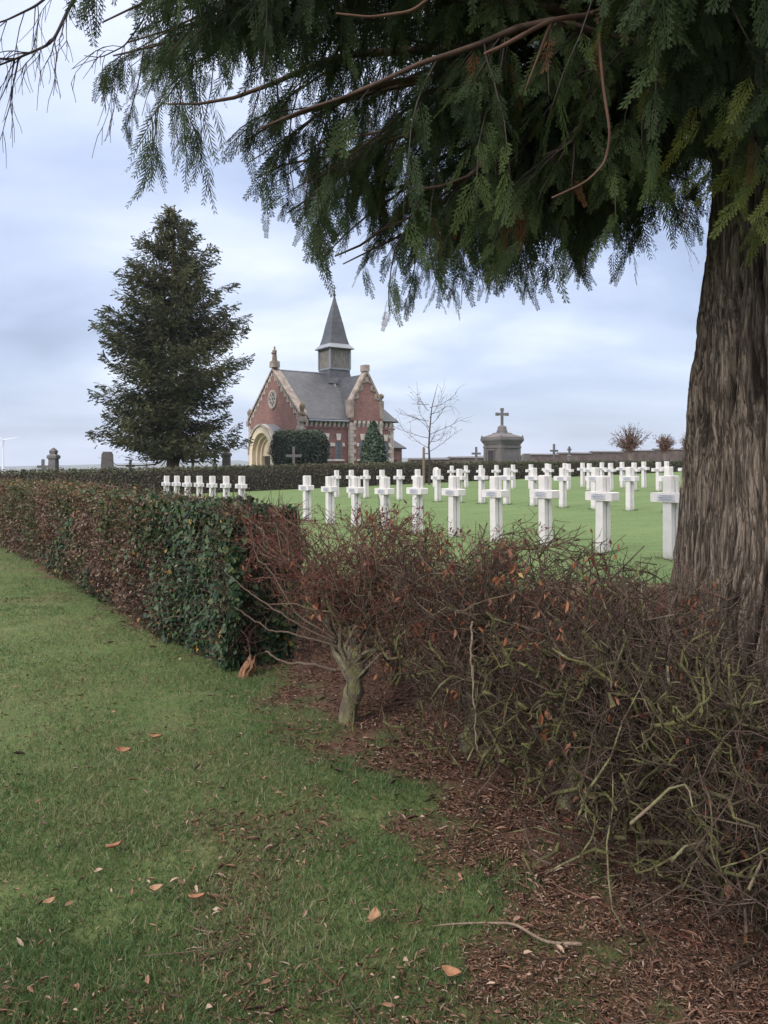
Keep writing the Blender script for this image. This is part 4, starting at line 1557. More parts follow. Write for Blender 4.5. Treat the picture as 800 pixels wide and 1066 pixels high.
def build_stump():
    x, y = hp(-0.12, 0.05)
    x, y = float(x), float(y)
    g = float(ground_z(np.array([x]), np.array([y]))[0])
    root = empty('hedge_stump', (x, y, g))
    tag(root, 'splintered orange brown stump at the foot of the ivy', 'stump')
    n, m = 40, 14
    vs, fs = [], []
    for i in range(m):
        f = i / (m - 1)
        for k in range(n):
            a = 2 * math.pi * k / n
            tear = float(vnoise(3.2 * math.cos(a) + 4, 3.2 * math.sin(a) + 9, 0, 8))
            grain = float(vnoise(9 * math.cos(a), 9 * math.sin(a), f * 0.8, 12)) - 0.5
            r = (0.046 - 0.014 * f + 0.05 * max(0, 0.3 - f) * (1 + math.sin(3 * a))) * (1 + 0.5 * grain)
            z = f * (0.03 + 0.15 * tear ** 1.3) - 0.02
            vs.append((r * math.cos(a) + 0.05 * f * f, r * math.sin(a) - 0.02 * f, z))
    for i in range(m - 1):
        fs += [(i * n + k, i * n + (k + 1) % n, (i + 1) * n + (k + 1) % n, (i + 1) * n + k) for k in range(n)]
    vs.append((0.05, -0.02, 0.05))
    fs += [((m - 1) * n + k, (m - 1) * n + (k + 1) % n, m * n) for k in range(n)]
    MB().add(vs, fs).build('wood', plain('torn_wood', (0.22, 0.115, 0.062), 0.85, 0.6, 16, 0.6, stretch=(2.5, 2.5, 0.7)), root, True)


build_stump()


# ------------------------------------------------------------------ bare scrubby hedge plants
SCRUB = 'bare shrubs of the neglected hedge'


def scrub_height(t):
    return np.interp(-np.asarray(t, float), [0.2, 1.4, 2.2, 3.0, 3.8, 5.0], [1.12, 1.10, 1.02, 0.95, 0.88, 0.86])


def build_scrub(t0, d0, spread, label, trunk_r, trunk_h, moss, red, n_stem=10, withered=60, base_twigs=0, dens=1.0, lean=0.0, limbs_moss=0):
    bx, by = [float(v) for v in hp(t0, d0)]
    g = float(ground_z(np.array([bx]), np.array([by]))[0])
    root = empty('hedge_shrub', (bx, by, g))
    tag(root, label, 'shrub', SCRUB)
    base = np.array((bx, by, g))
    # short knobbly trunk
    N = 9
    f = np.linspace(0, 1, N)
    tp = base + np.stack([0.03 * np.sin(f * 4 + t0), 0.03 * np.cos(f * 3), -0.06 + f * (trunk_h + 0.06)], 1)
    tr = trunk_r * (1.35 - 0.75 * np.minimum(1, f * 4) * 0.5 + 0.12 * np.sin(f * 17)) * np.where(f < 0.12, 1.35, 1)
    V, F = tubes(tp[None], tr[None], 14)
    nn = fbm(V[:, 0] * 22, V[:, 1] * 22, V[:, 2] * 12, 3, 3) - 0.5
    V[:, :2] += (V[:, :2] - np.array((bx, by))) * nn[:, None] * 1.3
    link('trunk', mesh_np('trunk', V, F, {'var': 0.4 + 0 * V[:, 0], 'moss': 0.75 + 0 * V[:, 0]}, True), M['stem'], root, True)
    crown = tp[-1]
    # main stems aim at points spread through the clipped block
    h = float(scrub_height(t0))
    tt = t0 + lean + R.uniform(-spread, spread, n_stem)
    dd = R.uniform(-0.02, 0.85, n_stem)
    zz = R.uniform(0.45, 1.0, n_stem) * scrub_height(tt)
    if lean > 0.11:
        tt[:7], dd[:7], zz[:7] = R.uniform(-0.78, -0.22, 7), R.uniform(-0.2, 0.2, 7), R.uniform(0.74, 0.98, 7) * 1.05
    ex, ey = hp(tt, dd)
    tgt = np.stack([ex, ey, gz(ex) + zz], 1)
    st = np.repeat(crown[None], n_stem, 0) - np.stack([0 * zz, 0 * zz, R.uniform(0, 0.6, n_stem) * trunk_h], 1)
    w = np.linspace(0, 1, 8)[None, :, None]
    P0 = st[:, None] * (1 - w) + tgt[:, None] * w
    P0[..., 2] += (0.22 * np.sin(np.linspace(0, 1, 8) * np.pi * 0.8) * np.linalg.norm(tgt - st, axis=1)[:, None]) * 0.5
    P0[:, 1:] += 0.035 * R.normal(size=P0[:, 1:].shape)
    rd = trunk_r * R.uniform(0.13, 0.34, n_stem)[:, None] * (1 - 0.75 * np.linspace(0, 1, 8))[None]
    V, F = tubes(P0, rd, 7)
    link('stems', mesh_np('stems', V, F, {'var': np.repeat(R.random(n_stem), 56), 'moss': np.full(len(V), moss)}, True), M['stem'], root, True)

    def trim(P):
        """keep what lies in the clipped block (a few shoots stick out)"""
        t_, d_ = hc(P[:, -1, 0], P[:, -1, 1])
        z_ = P[:, -1, 2] - gz(P[:, -1, 0])
        over = z_ > scrub_height(t_) + np.where(R.random(len(P)) < 0.10, 0.16, 0.03) * R.uniform(0.2, 1.2, len(P))
        bad = over | (z_ < 0.02) | (d_ < -0.12 - 0.2 * R.random(len(P)) ** 2 - 0.40 * np.clip((-t_ - 2.9) / 0.7, 0, 1) * (z_ < 0.55) * R.random(len(P))) | (d_ > 1.1)
        bad |= (z_ < 0.34) & (R.random(len(P)) < 0.45) & (t_ > -3.2)
        bad |= (t_ > -0.30) & (R.random(len(P)) < 0.8) & (d_ > 0.15)
        return ~bad
    parts = []
    k1 = int(8 * dens)
    p, d, f1 = along(P0, k1, 0.15)
    P1, r1 = grow(p, d * 0.8 + 0.85 * rdir(len(p)) + np.array((0, 0, 0.25)), R.uniform(0.18, 0.48, len(p)), 6, 0.30, 0.06, R.uniform(0.0030, 0.0062, len(p)), np.full(len(p), 0.0018))
    if base_twigs:
        bt = R.uniform(t0 - spread * 0.8, t0 + spread * 0.8, base_twigs)
        bd = R.uniform(-0.05, 0.8, base_twigs) - 0.40 * (bt < -3.1) * R.random(base_twigs)
        sx, sy = hp(bt, bd)
        sz = gz(sx) + R.uniform(0, 0.4, base_twigs)
        Pb, rb = grow(np.stack([sx, sy, sz], 1), rdir(base_twigs) + np.array((0, 0, 0.9)), R.uniform(0.2, 0.55, base_twigs), 6, 0.32, 0.06, R.uniform(0.0022, 0.005, base_twigs), np.full(base_twigs, 0.0016))
        P1, r1 = np.concatenate([P1, Pb]), np.concatenate([r1, rb])
    ok = trim(P1)
    P1, r1 = P1[ok], r1[ok]

    def col(P, k, rate):
        n = len(P)
        v = np.clip(R.normal(0.38, 0.17, n), 0, 0.7)
        z_ = P[:, -1, 2] - gz(P[:, -1, 0])
        v = np.where((R.random(n) < rate) & (z_ > 0.5), R.uniform(0.76, 0.9, n), v)
        v = np.where(R.random(n) < (0.03 if k == 3 else 0.008), 1.0, v)
        return np.repeat(v, P.shape[1] * k)
    mv = moss * (fbm(P1[:, 0, 0] * 3, P1[:, 0, 1] * 3, P1[:, 0, 2] * 3, 2, 12) > 0.48)
    parts.append((*tubes(P1, r1, 5), {'var': col(P1, 5, red * 0.4), 'moss': np.repeat(mv, 30)}))
    p, d, f1 = along(P1, int(10 * dens), 0.15)
    P2, r2 = grow(p, d * 0.55 + rdir(len(p)) + np.array((0, 0, 0.1)), R.uniform(0.08, 0.30, len(p)), 5, 0.32, 0.03, R.uniform(0.0016, 0.0030, len(p)), np.full(len(p), 0.0010))
    ok = trim(P2)
    P2, r2 = P2[ok], r2[ok]
    parts.append((*tubes(P2, r2, 3), {'var': col(P2, 3, red), 'moss': np.full(len(P2) * 15, moss * 0.12)}))
    p, d, f1 = along(P2, 3, 0.2)
    P3, r3 = grow(p, d * 0.5 + rdir(len(p)), R.uniform(0.025, 0.10, len(p)), 3, 0.2, 0.0, np.full(len(p), 0.0015), np.full(len(p), 0.0008))
    ok = trim(P3)
    P3, r3 = P3[ok], r3[ok]
    parts.append((*tubes(P3, r3, 3), {'var': col(P3, 3, red), 'moss': np.full(len(P3) * 9, 0.0)}))
    V, F, A_ = merge(parts)
    link('twigs', mesh_np('twigs', V, F, A_), M['twig'], root, True)
    # withered leaves still hanging in little bunches
    if withered:
        m_ = max(4, int(withered / 2.6))
        c = P2[R.integers(0, len(P2), m_)][:, -1]
        c = np.repeat(c, 9, 0) + np.array((0.03, 0.03, 0.045)) * R.normal(size=(m_ * 9, 3))
        n = len(c)
        V, F = scatter(CURL, CURL_F, c, norm(rdir(n) + np.array((0, 0, -1.3))), rdir(n), R.uniform(0.014, 0.046, n), R.uniform(0.4, 1, n))
        link('withered_leaves', mesh_np('withered_leaves', V, F, {'var': np.repeat(R.random(n) * (0.9 + 0.1 * (R.random(n) < .2)), len(CURL))}), M['orange'], root, True)
    if limbs_moss:
        bt = t0 + R.normal(size=limbs_moss) * spread * 0.45
        sx, sy = hp(bt, R.uniform(-0.14, 0.3, limbs_moss))
        Pm, rm = grow(np.stack([sx, sy, gz(sx) + R.uniform(0.08, 0.62, limbs_moss)], 1), rdir(limbs_moss) * np.array((1, 1, 0.7)) + np.array((0, 0, 0.35)), R.uniform(0.12, 0.40, limbs_moss), 7, 0.55, 0.06,
                      R.uniform(0.0035, 0.009, limbs_moss), R.uniform(0.0018, 0.0036, limbs_moss))
        rm = rm * R.uniform(0.75, 1.35, rm.shape)
        p, d, f1 = along(Pm, 5, 0.2)
        Pn, rn = grow(p, rdir(len(p)) + 0.4 * d, R.uniform(0.03, 0.14, len(p)), 5, 0.4, 0.03, R.uniform(0.002, 0.0042, len(p)), np.full(len(p), 0.0015))
        V, F, A_ = merge([(*tubes(Pm, rm, 7), {'var': np.repeat(R.random(limbs_moss), 49)}), (*tubes(Pn, rn, 5), {'var': np.repeat(R.random(len(Pn)), 25)})])
        A_['moss'] = np.full(len(V), 1.0)
        link('mossy_limbs', mesh_np('mossy_limbs', V, F, A_, True), M['mosslimb'], root, True)
    if red > 0.1:
        c = P3[:, -1]
        t_, d_ = hc(c[:, 0], c[:, 1])
        z_ = c[:, 2] - gz(c[:, 0])
        sel = (z_ > 0.62 * h) & (R.random(len(c)) < red * np.clip((z_ / h - 0.55) * 2.2, 0, 1))
        c = c[sel]
        n = len(c)
        V, F = scatter(OVAL, OVAL_F, c, norm(rdir(n) + np.array((0, 0, 0.6))), rdir(n), R.uniform(0.014, 0.034, n), R.uniform(0.5, 1.0, n))
        link('red_leaves', mesh_np('red_leaves', V, F, {'var': np.repeat(R.random(n), len(OVAL))}), M['redbud'], root, True)
    return root


s1 = build_scrub(-1.38, 0.10, 0.75, 'bare hedge shrub on a short mossy trunk, crowned with red brown shoots', 0.043, 0.42, 0.45, 0.75, 23, 110, 0, 1.0, 0.12)
build_scrub(-0.95, 0.65, 0.5, 'bare red tipped shrub just behind the mossy trunk and beside the ivy', 0.035, 0.30, 0.3, 0.6, 10, 30, 0, 0.8, 0.1)
build_scrub(-2.05, 0.35, 0.6, 'tangled brown shrub right of the mossy trunk, with fine thorny twigs', 0.04, 0.22, 0.45, 0.22, 14, 90, 50, 0.88, 0.0, 14)
build_scrub(-2.75, 0.30, 0.55, 'tangled shrub with yellow green lichen in the middle of the bare hedge', 0.042, 0.22, 1.0, 0.05, 15, 80, 80, 0.85, 0.0, 80)
build_scrub(-3.35, 0.30, 0.5, 'grey lichen covered shrub in front of the big trunk', 0.045, 0.25, 0.9, 0.0, 13, 50, 120, 0.85, 0.0, 70)
build_scrub(-4.05, 0.30, 0.5, 'dark grey twiggy shrub at the right edge below the big trunk', 0.04, 0.2, 0.4, 0.0, 12, 30, 190, 0.9)
build_scrub(-2.6, 0.95, 0.8, 'thin brown shrub behind the lichen tangle, before the grave lawn', 0.03, 0.15, 0.2, 0.1, 9, 30, 30, 0.7)


def extra_stem(parent, pts, r0, r1, var, name='bare_stem'):
    """a long pale stem the photo shows on its own"""
    pts = np.array(pts, float)
    tt = np.linspace(0, len(pts) - 1, 22)
    P = np.stack([np.interp(tt, range(len(pts)), pts[:, i]) for i in range(3)], 1)
    for _ in range(3):
        P[1:-1] = 0.25 * P[:-2] + 0.5 * P[1:-1] + 0.25 * P[2:]
    P[1:-1] += 0.003 * R.normal(size=(20, 3))
    V, F = tubes(P[None], np.linspace(r0, r1, 22)[None], 6)
    link(name, mesh_np(name, V, F, {'var': np.full(len(V), var), 'moss': np.full(len(V), 0.15)}, True), M['twig'], parent, True)


def hp3(t, d, z):
    x, y = hp(t, d)
    return (float(x), float(y), float(gz(x)) + z)


for e in (((-1.32, .05, .42), (-1.1, -.04, .48), (-.85, -.16, .60), (-.68, -.18, .64), (-.5, -.24, .74)), ((-1.33, .05, .40), (-1.05, -.09, .45), (-.9, -.12, .43), (-.7, -.19, .50), (-.55, -.2, .53)),
          ((-1.35, .02, .45), (-1.15, -.12, .58), (-.98, -.16, .78), (-.86, -.2, .84), (-.8, -.2, .98))):
    extra_stem(s1, [hp3(*q) for q in e], 0.0065, 0.0025, 0.5)
extra_stem(s1, [hp3(-1.40, -.0, .30), hp3(-1.28, -.1, .33), hp3(-1.1, -.14, .30), hp3(-.98, -.2, .35)], 0.009, 0.005, 0.55)
extra_stem(s1, [hp3(-2.62, -.12, .76), hp3(-2.66, -.16, .6), hp3(-2.67, -.15, .42), hp3(-2.68, -.15, .30)], 0.0045, 0.0025, 1.0)


# ------------------------------------------------------------------ the big conifer
def build_cedar():
    cx, cy = 1.93, 3.62
    g = gz(cx)
    root = empty('cedar_tree', (cx, cy, g))
    tag(root, 'massive conifer with furrowed brown trunk and dark sprays hanging over the view', 'tree')
    # trunk with real furrows
    nz, na = 620, 900
    Z = np.concatenate([np.linspace(-0.15, 3.2, nz - 80), np.linspace(3.21, 6.5, 80)])
    A = np.linspace(0, 2 * np.pi, na, endpoint=False)
    ZZ, AA = np.meshgrid(Z, A, indexing='ij')
    rad = np.interp(ZZ, [-.15, 0.15, 0.45, 0.8, 1.4, 2.0, 2.5, 3.2, 6.5], [.68, .62, .57, .54, .515, .465, .425, .40, .30])
    tw = AA + 0.10 * ZZ + 0.25 * (fbm(np.cos(AA) * 2 + 4, np.sin(AA) * 2, ZZ * 0.9, 2, 6) - 0.5)   # the grain wanders

    tw = tw + 0.15 * (fbm(np.cos(AA) * 4, np.sin(AA) * 4 + 3, ZZ * 1.6, 2, 16) - 0.5)
    tw = tw + 0.035 * (fbm(np.cos(AA) * 12, np.sin(AA) * 12 + 3, ZZ * 6, 2, 19) - 0.5)

    def cracks(k, kz, sharp, seed, oct_=2):
        n = fbm(np.cos(tw) * k, np.sin(tw) * k, ZZ * kz, oct_, seed)
        return np.clip(1 - np.abs(n - 0.5) * sharp, 0, 1)          # 1 in the crack
    f1 = cracks(7.0, 1.0, 15.0, 90)
    f2 = cracks(16.0, 2.2, 13.0, 91)
    f3 = cracks(36.0, 4.0, 8.0, 95)
    plate = fbm(np.cos(tw) * 22, np.sin(tw) * 22, ZZ * 1.7, 2, 97) - 0.5      # long fibrous strips
    chip = fbm(np.cos(AA) * 9, np.sin(AA) * 9, ZZ * 7, 3, 98) - 0.5           # flaking
    lob = fbm(np.cos(AA) * 1.3, np.sin(AA) * 1.3, ZZ * 0.5, 2, 92) - 0.5
    flute = 0.05 * np.clip(0.9 - ZZ, 0, 1) * np.sin(7 * AA + 1.0)
    rr = rad * (1 + 0.16 * lob) + flute - 0.040 * f1 ** 1.2 - 0.022 * f2 - 0.009 * f3 + 0.022 * plate + 0.030 * chip
    V = np.stack([cx + rr * np.cos(AA) + 0.03 * ZZ, cy + rr * np.sin(AA), g + ZZ], -1).reshape(-1, 3)
    i = (np.arange(nz - 1)[:, None] * na + np.arange(na)[None])
    j = (np.arange(nz - 1)[:, None] * na + (np.arange(na)[None] + 1) % na)
    F = np.stack([i, j, j + na, i + na], -1).reshape(-1, 4)
    fur = np.clip(1 - 0.75 * f1 - 0.5 * f2 - 0.28 * f3 + 0.9 * plate, 0, 1)
    link('trunk', mesh_np('trunk', V, [F], {'furrow': fur.ravel()}, True), M['bark'], root, True)

    # limbs
    limbs = []

    def limb(z0, az, ln, droop, up):
        n = 10
        w = np.linspace(0, 1, n)
        p = np.stack([cx + 0.3 * math.cos(az) + ln * w * math.cos(az), cy + 0.3 * math.sin(az) + ln * w * math.sin(az), g + z0 + up * w - droop * w ** 2], 1)
        p[1:] += 0.05 * R.normal(size=(n - 1, 3))
        limbs.append(p)

    def limb_to(z0, tip, sag):
        w = np.linspace(0, 1, 10)
        az = math.atan2(tip[1] - cy, tip[0] - cx)
        a = np.array((cx + 0.3 * math.cos(az), cy + 0.3 * math.sin(az), g + z0))
        p = a[None] * (1 - w)[:, None] + np.array(tip)[None] * w[:, None]
        p[:, 2] += sag * np.sin(np.pi * w ** 0.8)
        p[1:] += 0.05 * R.normal(size=(9, 3))
        limbs.append(p)
    for z0, tip in ((3.4, (-1.55, 4.3, 3.62)), (3.2, (-1.2, 4.2, 3.25)), (3.6, (-1.45, 4.6, 3.9)), (3.3, (-0.95, 4.4, 3.0)), (3.1, (-0.75, 3.9, 2.95)),
                    (3.5, (-1.1, 3.6, 3.5)), (3.0, (-0.5, 4.2, 2.75)), (3.2, (-0.3, 3.7, 2.75)), (2.9, (0.0, 4.0, 2.5)), (3.0, (0.2, 3.6, 2.6)), (2.8, (0.3, 4.6, 2.6)),
                    (2.9, (0.8, 4.9, 2.75)), (2.9, (-0.1, 5.0, 2.75)), (3.0, (-0.32, 4.3, 2.5)), (3.0, (-0.2, 4.7, 2.5)), (3.6, (-1.7, 4.9, 4.0)), (2.8, (0.6, 3.3, 2.6))):
        limb_to(z0, tip, 0.28)
    for k in range(25):                         # the low boughs that hang into the view
        az = math.radians(rnd.uniform(128, 258))
        limb(rnd.uniform(2.9, 4.3), az, rnd.uniform(2.4, 4.3), rnd.uniform(0.7, 1.5), rnd.uniform(0.2, 0.9))
    for k in range(6):                          # right and behind
        limb(rnd.uniform(2.9, 4.2), math.radians(rnd.uniform(60, 128)), rnd.uniform(1.6, 3.2), rnd.uniform(0.6, 1.3), rnd.uniform(0.2, 0.8))
    for k in range(40):                         # the crown above the frame
        limb(rnd.uniform(4.2, 6.6), math.radians(rnd.uniform(0, 360)), rnd.uniform(2.0, 4.4), rnd.uniform(0.8, 1.5), rnd.uniform(0.3, 1.0))
    n_low = 17 + 25 + 6

    # lowest height that the hanging sprays reach, by place under the crown
    def skirt(x, y):
        px = x / y * 4.2
        s = np.interp(px, [-1.75, -1.6, -1.25, -0.95, -0.8, -0.62, -0.45, -0.25, 0.0, 0.2, 0.5, 0.85, 1.1, 1.35, 1.6, 1.8],
                      [3.55, 3.25, 2.86, 2.58, 2.78, 2.52, 2.36, 2.04, 1.92, 2.06, 2.18, 2.10, 2.22, 2.34, 2.50, 2.55])
        s = s + 0.40 * (fbm(x * 3.2, y * 3.2, 0, 3, 66) - 0.40)
        return 1.36 + (s - 1.36) * np.clip(y, 1.0, 9) / 4.2

    def clipped(p):
        """a limb ends where the hanging sprays end"""
        u = np.linspace(0, 9, 80)
        q = np.stack([np.interp(u, range(10), p[:, i]) for i in range(3)], 1)
        for _ in range(25):
            q[1:-1] = 0.25 * q[:-2] + 0.5 * q[1:-1] + 0.25 * q[2:]
        bad = (q[:, 2] < skirt(q[:, 0], np.maximum(q[:, 1], 0.5)) + 0.30) | (q[:, 0] < -0.37 * q[:, 1]) & (q[:, 1] > 0.5)
        bad |= (np.hypot(q[:, 0], q[:, 1]) < 1.9) & (q[:, 2] < 3.6)
        e = int(np.argmax(bad)) if bad.any() else 80
        q = q[:max(e, 12)]
        u = np.linspace(0, len(q) - 1, 16)
        return np.stack([np.interp(u, range(len(q)), q[:, i]) for i in range(3)], 1)
    Pl = np.array([clipped(p) for p in limbs])
    rad = np.linspace(0.034, 0.004, 16)[None] * R.uniform(0.7, 1.25, (len(Pl), 1))
    V, F = tubes(Pl, rad, 7)
    link('limbs', mesh_np('limbs', V, F, None, True), M['branch'], root, True)

    # hanging branchlets
    p, d, f = along(Pl, 44, 0.10, 1.0)
    low = np.repeat(np.arange(len(Pl)) < n_low, 44)
    n = len(p)
    P2, r2 = grow(p, d * 0.7 + rdir(n) * 0.7 + np.array((0, 0, -0.35)), R.uniform(0.25, 0.85, n), 7, 0.12, -0.16, np.full(n, 0.0046), np.full(n, 0.0018))
    ok = (P2[:, -1, 2] > skirt(P2[:, -1, 0], np.maximum(P2[:, -1, 1], 0.5)) + 0.05) & (P2[:, -1, 0] > -0.41 * P2[:, -1, 1] + 0.03)
    ok |= P2[:, -1, 1] < 0.3
    ok &= ~((P2[:, :, 2] < 3.9) & (np.hypot(P2[:, :, 0], P2[:, :, 1]) < 2.3)).any(1)
    mid = P2[:, 3]
    over = mid[:, 2] - skirt(mid[:, 0], np.maximum(mid[:, 1], 0.5))
    hole = fbm(mid[:, 0] * 1.9, mid[:, 1] * 1.1, mid[:, 2] * 1.9, 3, 44)
    ok &= ~low | (hole < 0.585 - 0.12 * np.clip(1.3 - over, 0, 1)) | (R.random(n) < 0.12)
    P2, r2, low = P2[ok], r2[ok], low[ok]
    V, F = tubes(P2, r2, 4)
    link('branchlets', mesh_np('branchlets', V, F), M['deadtwig'], root, True)

    # a flat fern-like spray, 1 long
    T, Fq = [], []

    def leaf(a, b, w):
        a, b = np.array(a), np.array(b)
        t = b - a
        s = np.array((-t[1], t[0], 0)) / (np.linalg.norm(t) + 1e-9) * w
        m_ = a + t * 0.55
        k = len(T)
        T.extend([a, m_ + s, b, m_ - s])
        Fq.append((k, k + 1, k + 2, k + 3))
    leaf((0, 0, 0), (1, 0, 0), 0.012)
    for k in range(9):
        u = 0.08 + 0.10 * k
        ln = 0.36 * (1 - 0.80 * u) * (1.0 if k % 3 else 0.75)
        for sg in (-1, 1):
            z = 0.02 * ((k * 7) % 3 - 1)
            bx_, by_ = u + ln * 0.86, sg * ln * 0.50
            leaf((u, 0, 0), (bx_, by_, z), 0.012)
            for m_ in (0.42, 0.72):
                ax_, ay_ = u + ln * 0.86 * m_, sg * ln * 0.50 * m_
                l2 = 0.115 * (1 - 0.5 * u)
                leaf((ax_, ay_, z * m_), (ax_ + l2, ay_ - sg * l2 * 0.08, z), 0.010)
                leaf((ax_, ay_, z * m_), (ax_ + l2 * 0.65, ay_ + sg * l2 * 0.7, z), 0.012)
    T = np.array(T)
    T[:, 2] -= 0.16 * T[:, 0] ** 2
    Fq = [np.array(Fq)]
    TL, FL = [], []
    # a sparer spray for the part of the crown above the frame
    keepn = [0] + [1 + 5 * i for i in range(18)]
    Tl = np.concatenate([T.reshape(-1, 4, 3)[i] for i in keepn])
    Tl[:, :2] = Tl[:, :2]
    Fl = [np.arange(len(Tl)).reshape(-1, 4)]

    def sprays(P, k, size, T_, F_, chk):
        p, d, f = along(P, k, 0.1, 1.0)
        n = len(p)
        side = norm(np.cross(d, rdir(n)))
        ax = norm(d * 0.55 + side * 0.65 + np.array((0, 0, -1.0)))
        sz = size * R.uniform(0.6, 1.25, n)
        tip = p + ax * sz[:, None]
        if chk:
            ok = (tip[:, 2] > skirt(tip[:, 0], np.maximum(tip[:, 1], 0.5)))
        else:
            ok = np.ones(n, bool)
        ok &= ~((tip[:, 2] < 3.8) & (np.hypot(tip[:, 0], tip[:, 1]) < 2.2))
        p, ax, sz = p[ok], ax[ok], sz[ok]
        n = len(p)
        nr = np.cross(ax, rdir(n) + np.array((0, 0, 0.2)))
        V, F = scatter(T_, F_, p, ax, nr, sz)
        c = fbm(p[:, 0] * 1.4, p[:, 1] * 1.4, p[:, 2] * 1.4, 3, 70)
        vv = np.clip(0.12 + 0.62 * c + 0.42 * (R.random(n) - 0.5), 0, 0.92)
        vv = np.where((R.random(n) < 0.05) & (c > 0.6), 1.0, vv)
        return V, F, {'var': np.repeat(vv, len(T_))}
    V, F, A_ = merge([sprays(P2[low], 14, 0.185, T, Fq, True), sprays(P2[~low], 9, 0.32, Tl, Fl, False)])
    link('crown', mesh_np('crown', V, F, A_), M['frond'], root, True)
    print('cedar sprays faces', sum(len(f) for f in F))

    # bright young sprays against the trunk
    pts = np.array([(1.40, 3.0, 2.40), (1.45, 3.02, 2.50), (1.38, 3.05, 2.56), (1.5, 2.98, 2.45), (1.42, 3.0, 2.34), (1.62, 2.9, 2.62), (1.66, 2.92, 2.7), (1.5, 2.95, 2.62), (1.46, 3.0, 2.7), (1.2, 2.9, 2.66), (1.27, 2.85, 2.72), (1.05, 2.95, 2.95), (1.0, 2.9, 3.0), (1.35, 2.8, 2.75)])
    pts = np.repeat(pts, 3, 0) + 0.05 * R.normal(size=(42, 3))
    ax = norm(rdir(42) * 0.5 + np.array((-0.25, -0.1, -0.9)))
    V, F = scatter(T, Fq, pts, ax, rdir(42) + np.array((0, -1.2, 0)), R.uniform(0.14, 0.22, 42))
    yg = leafmat('young_sprays', [(0.0, (0.10, 0.14, 0.03)), (1.0, (0.22, 0.24, 0.045))], 0.55, 0.4)
    link('young_sprays', mesh_np('young_sprays', V, F, {'var': np.repeat(R.random(42), len(T))}), yg, root, True)

    # crooked red brown branches that show against the dark sprays, and the bare limb at the upper left
    def crooked(pts, r0, r1, name, mat, twigs=0):
        pts = np.array(pts, float)
        tt = np.linspace(0, len(pts) - 1, 30)
        P = np.stack([np.interp(tt, range(len(pts)), pts[:, i]) for i in range(3)], 1)
        for _ in range(3):
            P[1:-1] = 0.25 * P[:-2] + 0.5 * P[1:-1] + 0.25 * P[2:]
        prt = [(*tubes(P[None], np.linspace(r0, r1, 30)[None], 7), {})]
        if twigs:
            p, d, f = along(P[None], twigs, 0.15, 1.0)
            Pa, ra = grow(p, d + 0.9 * rdir(len(p)) + np.array((0, 0, -0.45)), R.uniform(0.2, 0.6, len(p)), 7, 0.16, -0.07, np.full(len(p), r1 * 1.0), np.full(len(p), 0.0014))
            prt.append((*tubes(Pa, ra, 4), {}))
            p, d, f = along(Pa, 5, 0.25, 1.0)
            Pb, rb = grow(p, d + 0.7 * rdir(len(p)) + np.array((0, 0, -0.7)), R.uniform(0.06, 0.22, len(p)), 4, 0.15, -0.1, np.full(len(p), 0.0022), np.full(len(p), 0.0013))
            prt.append((*tubes(Pb, rb, 3), {}))
        V, F, _ = merge(prt)
        link(name, mesh_np(name, V, F, None, True), mat, root, True)

    def at(px, py, Y):
        return ((px - 400) / 800 * Y, Y, EYE + (481 - py) / 800 * Y)
    crooked([at(650, -20, 2.9), at(622, 15, 2.75), at(575, 20, 2.7), at(520, 50, 2.65), at(505, 56, 2.6)], 0.011, 0.006, 'crooked_branch', M['redbranch'])
    crooked([at(622, 15, 2.75), at(628, 90, 2.7), at(636, 140, 2.7), at(630, 170, 2.7), at(610, 190, 2.65), at(575, 206, 2.6)], 0.006, 0.003, 'crooked_branch', M['redbranch'], 0)
    crooked([at(470, -20, 3.0), at(430, 12, 2.9), at(385, 18, 2.9), at(350, 14, 2.9)], 0.008, 0.004, 'crooked_branch', M['redbranch'])
    crooked([at(575, 20, 2.7), at(560, 60, 2.7), at(545, 100, 2.75)], 0.006, 0.003, 'crooked_branch', M['redbranch'])
    crooked([at(120, -60, 4.2), at(75, 2, 4.1), at(55, 45, 4.0), at(20, 60, 4.0), at(-20, 75, 4.0)], 0.011, 0.004, 'dead_branch', M['deadtwig'], 17)
    crooked([at(90, -40, 4.4), at(40, 5, 4.3), at(5, 22, 4.3), at(-30, 30, 4.3)], 0.009, 0.003, 'dead_branch', M['deadtwig'], 12)
    crooked([at(150, 20, 4.2), at(130, 48, 4.1), at(105, 60, 4.1), at(88, 58, 4.1)], 0.005, 0.002, 'dead_branch', M['deadtwig'], 5)


build_cedar()


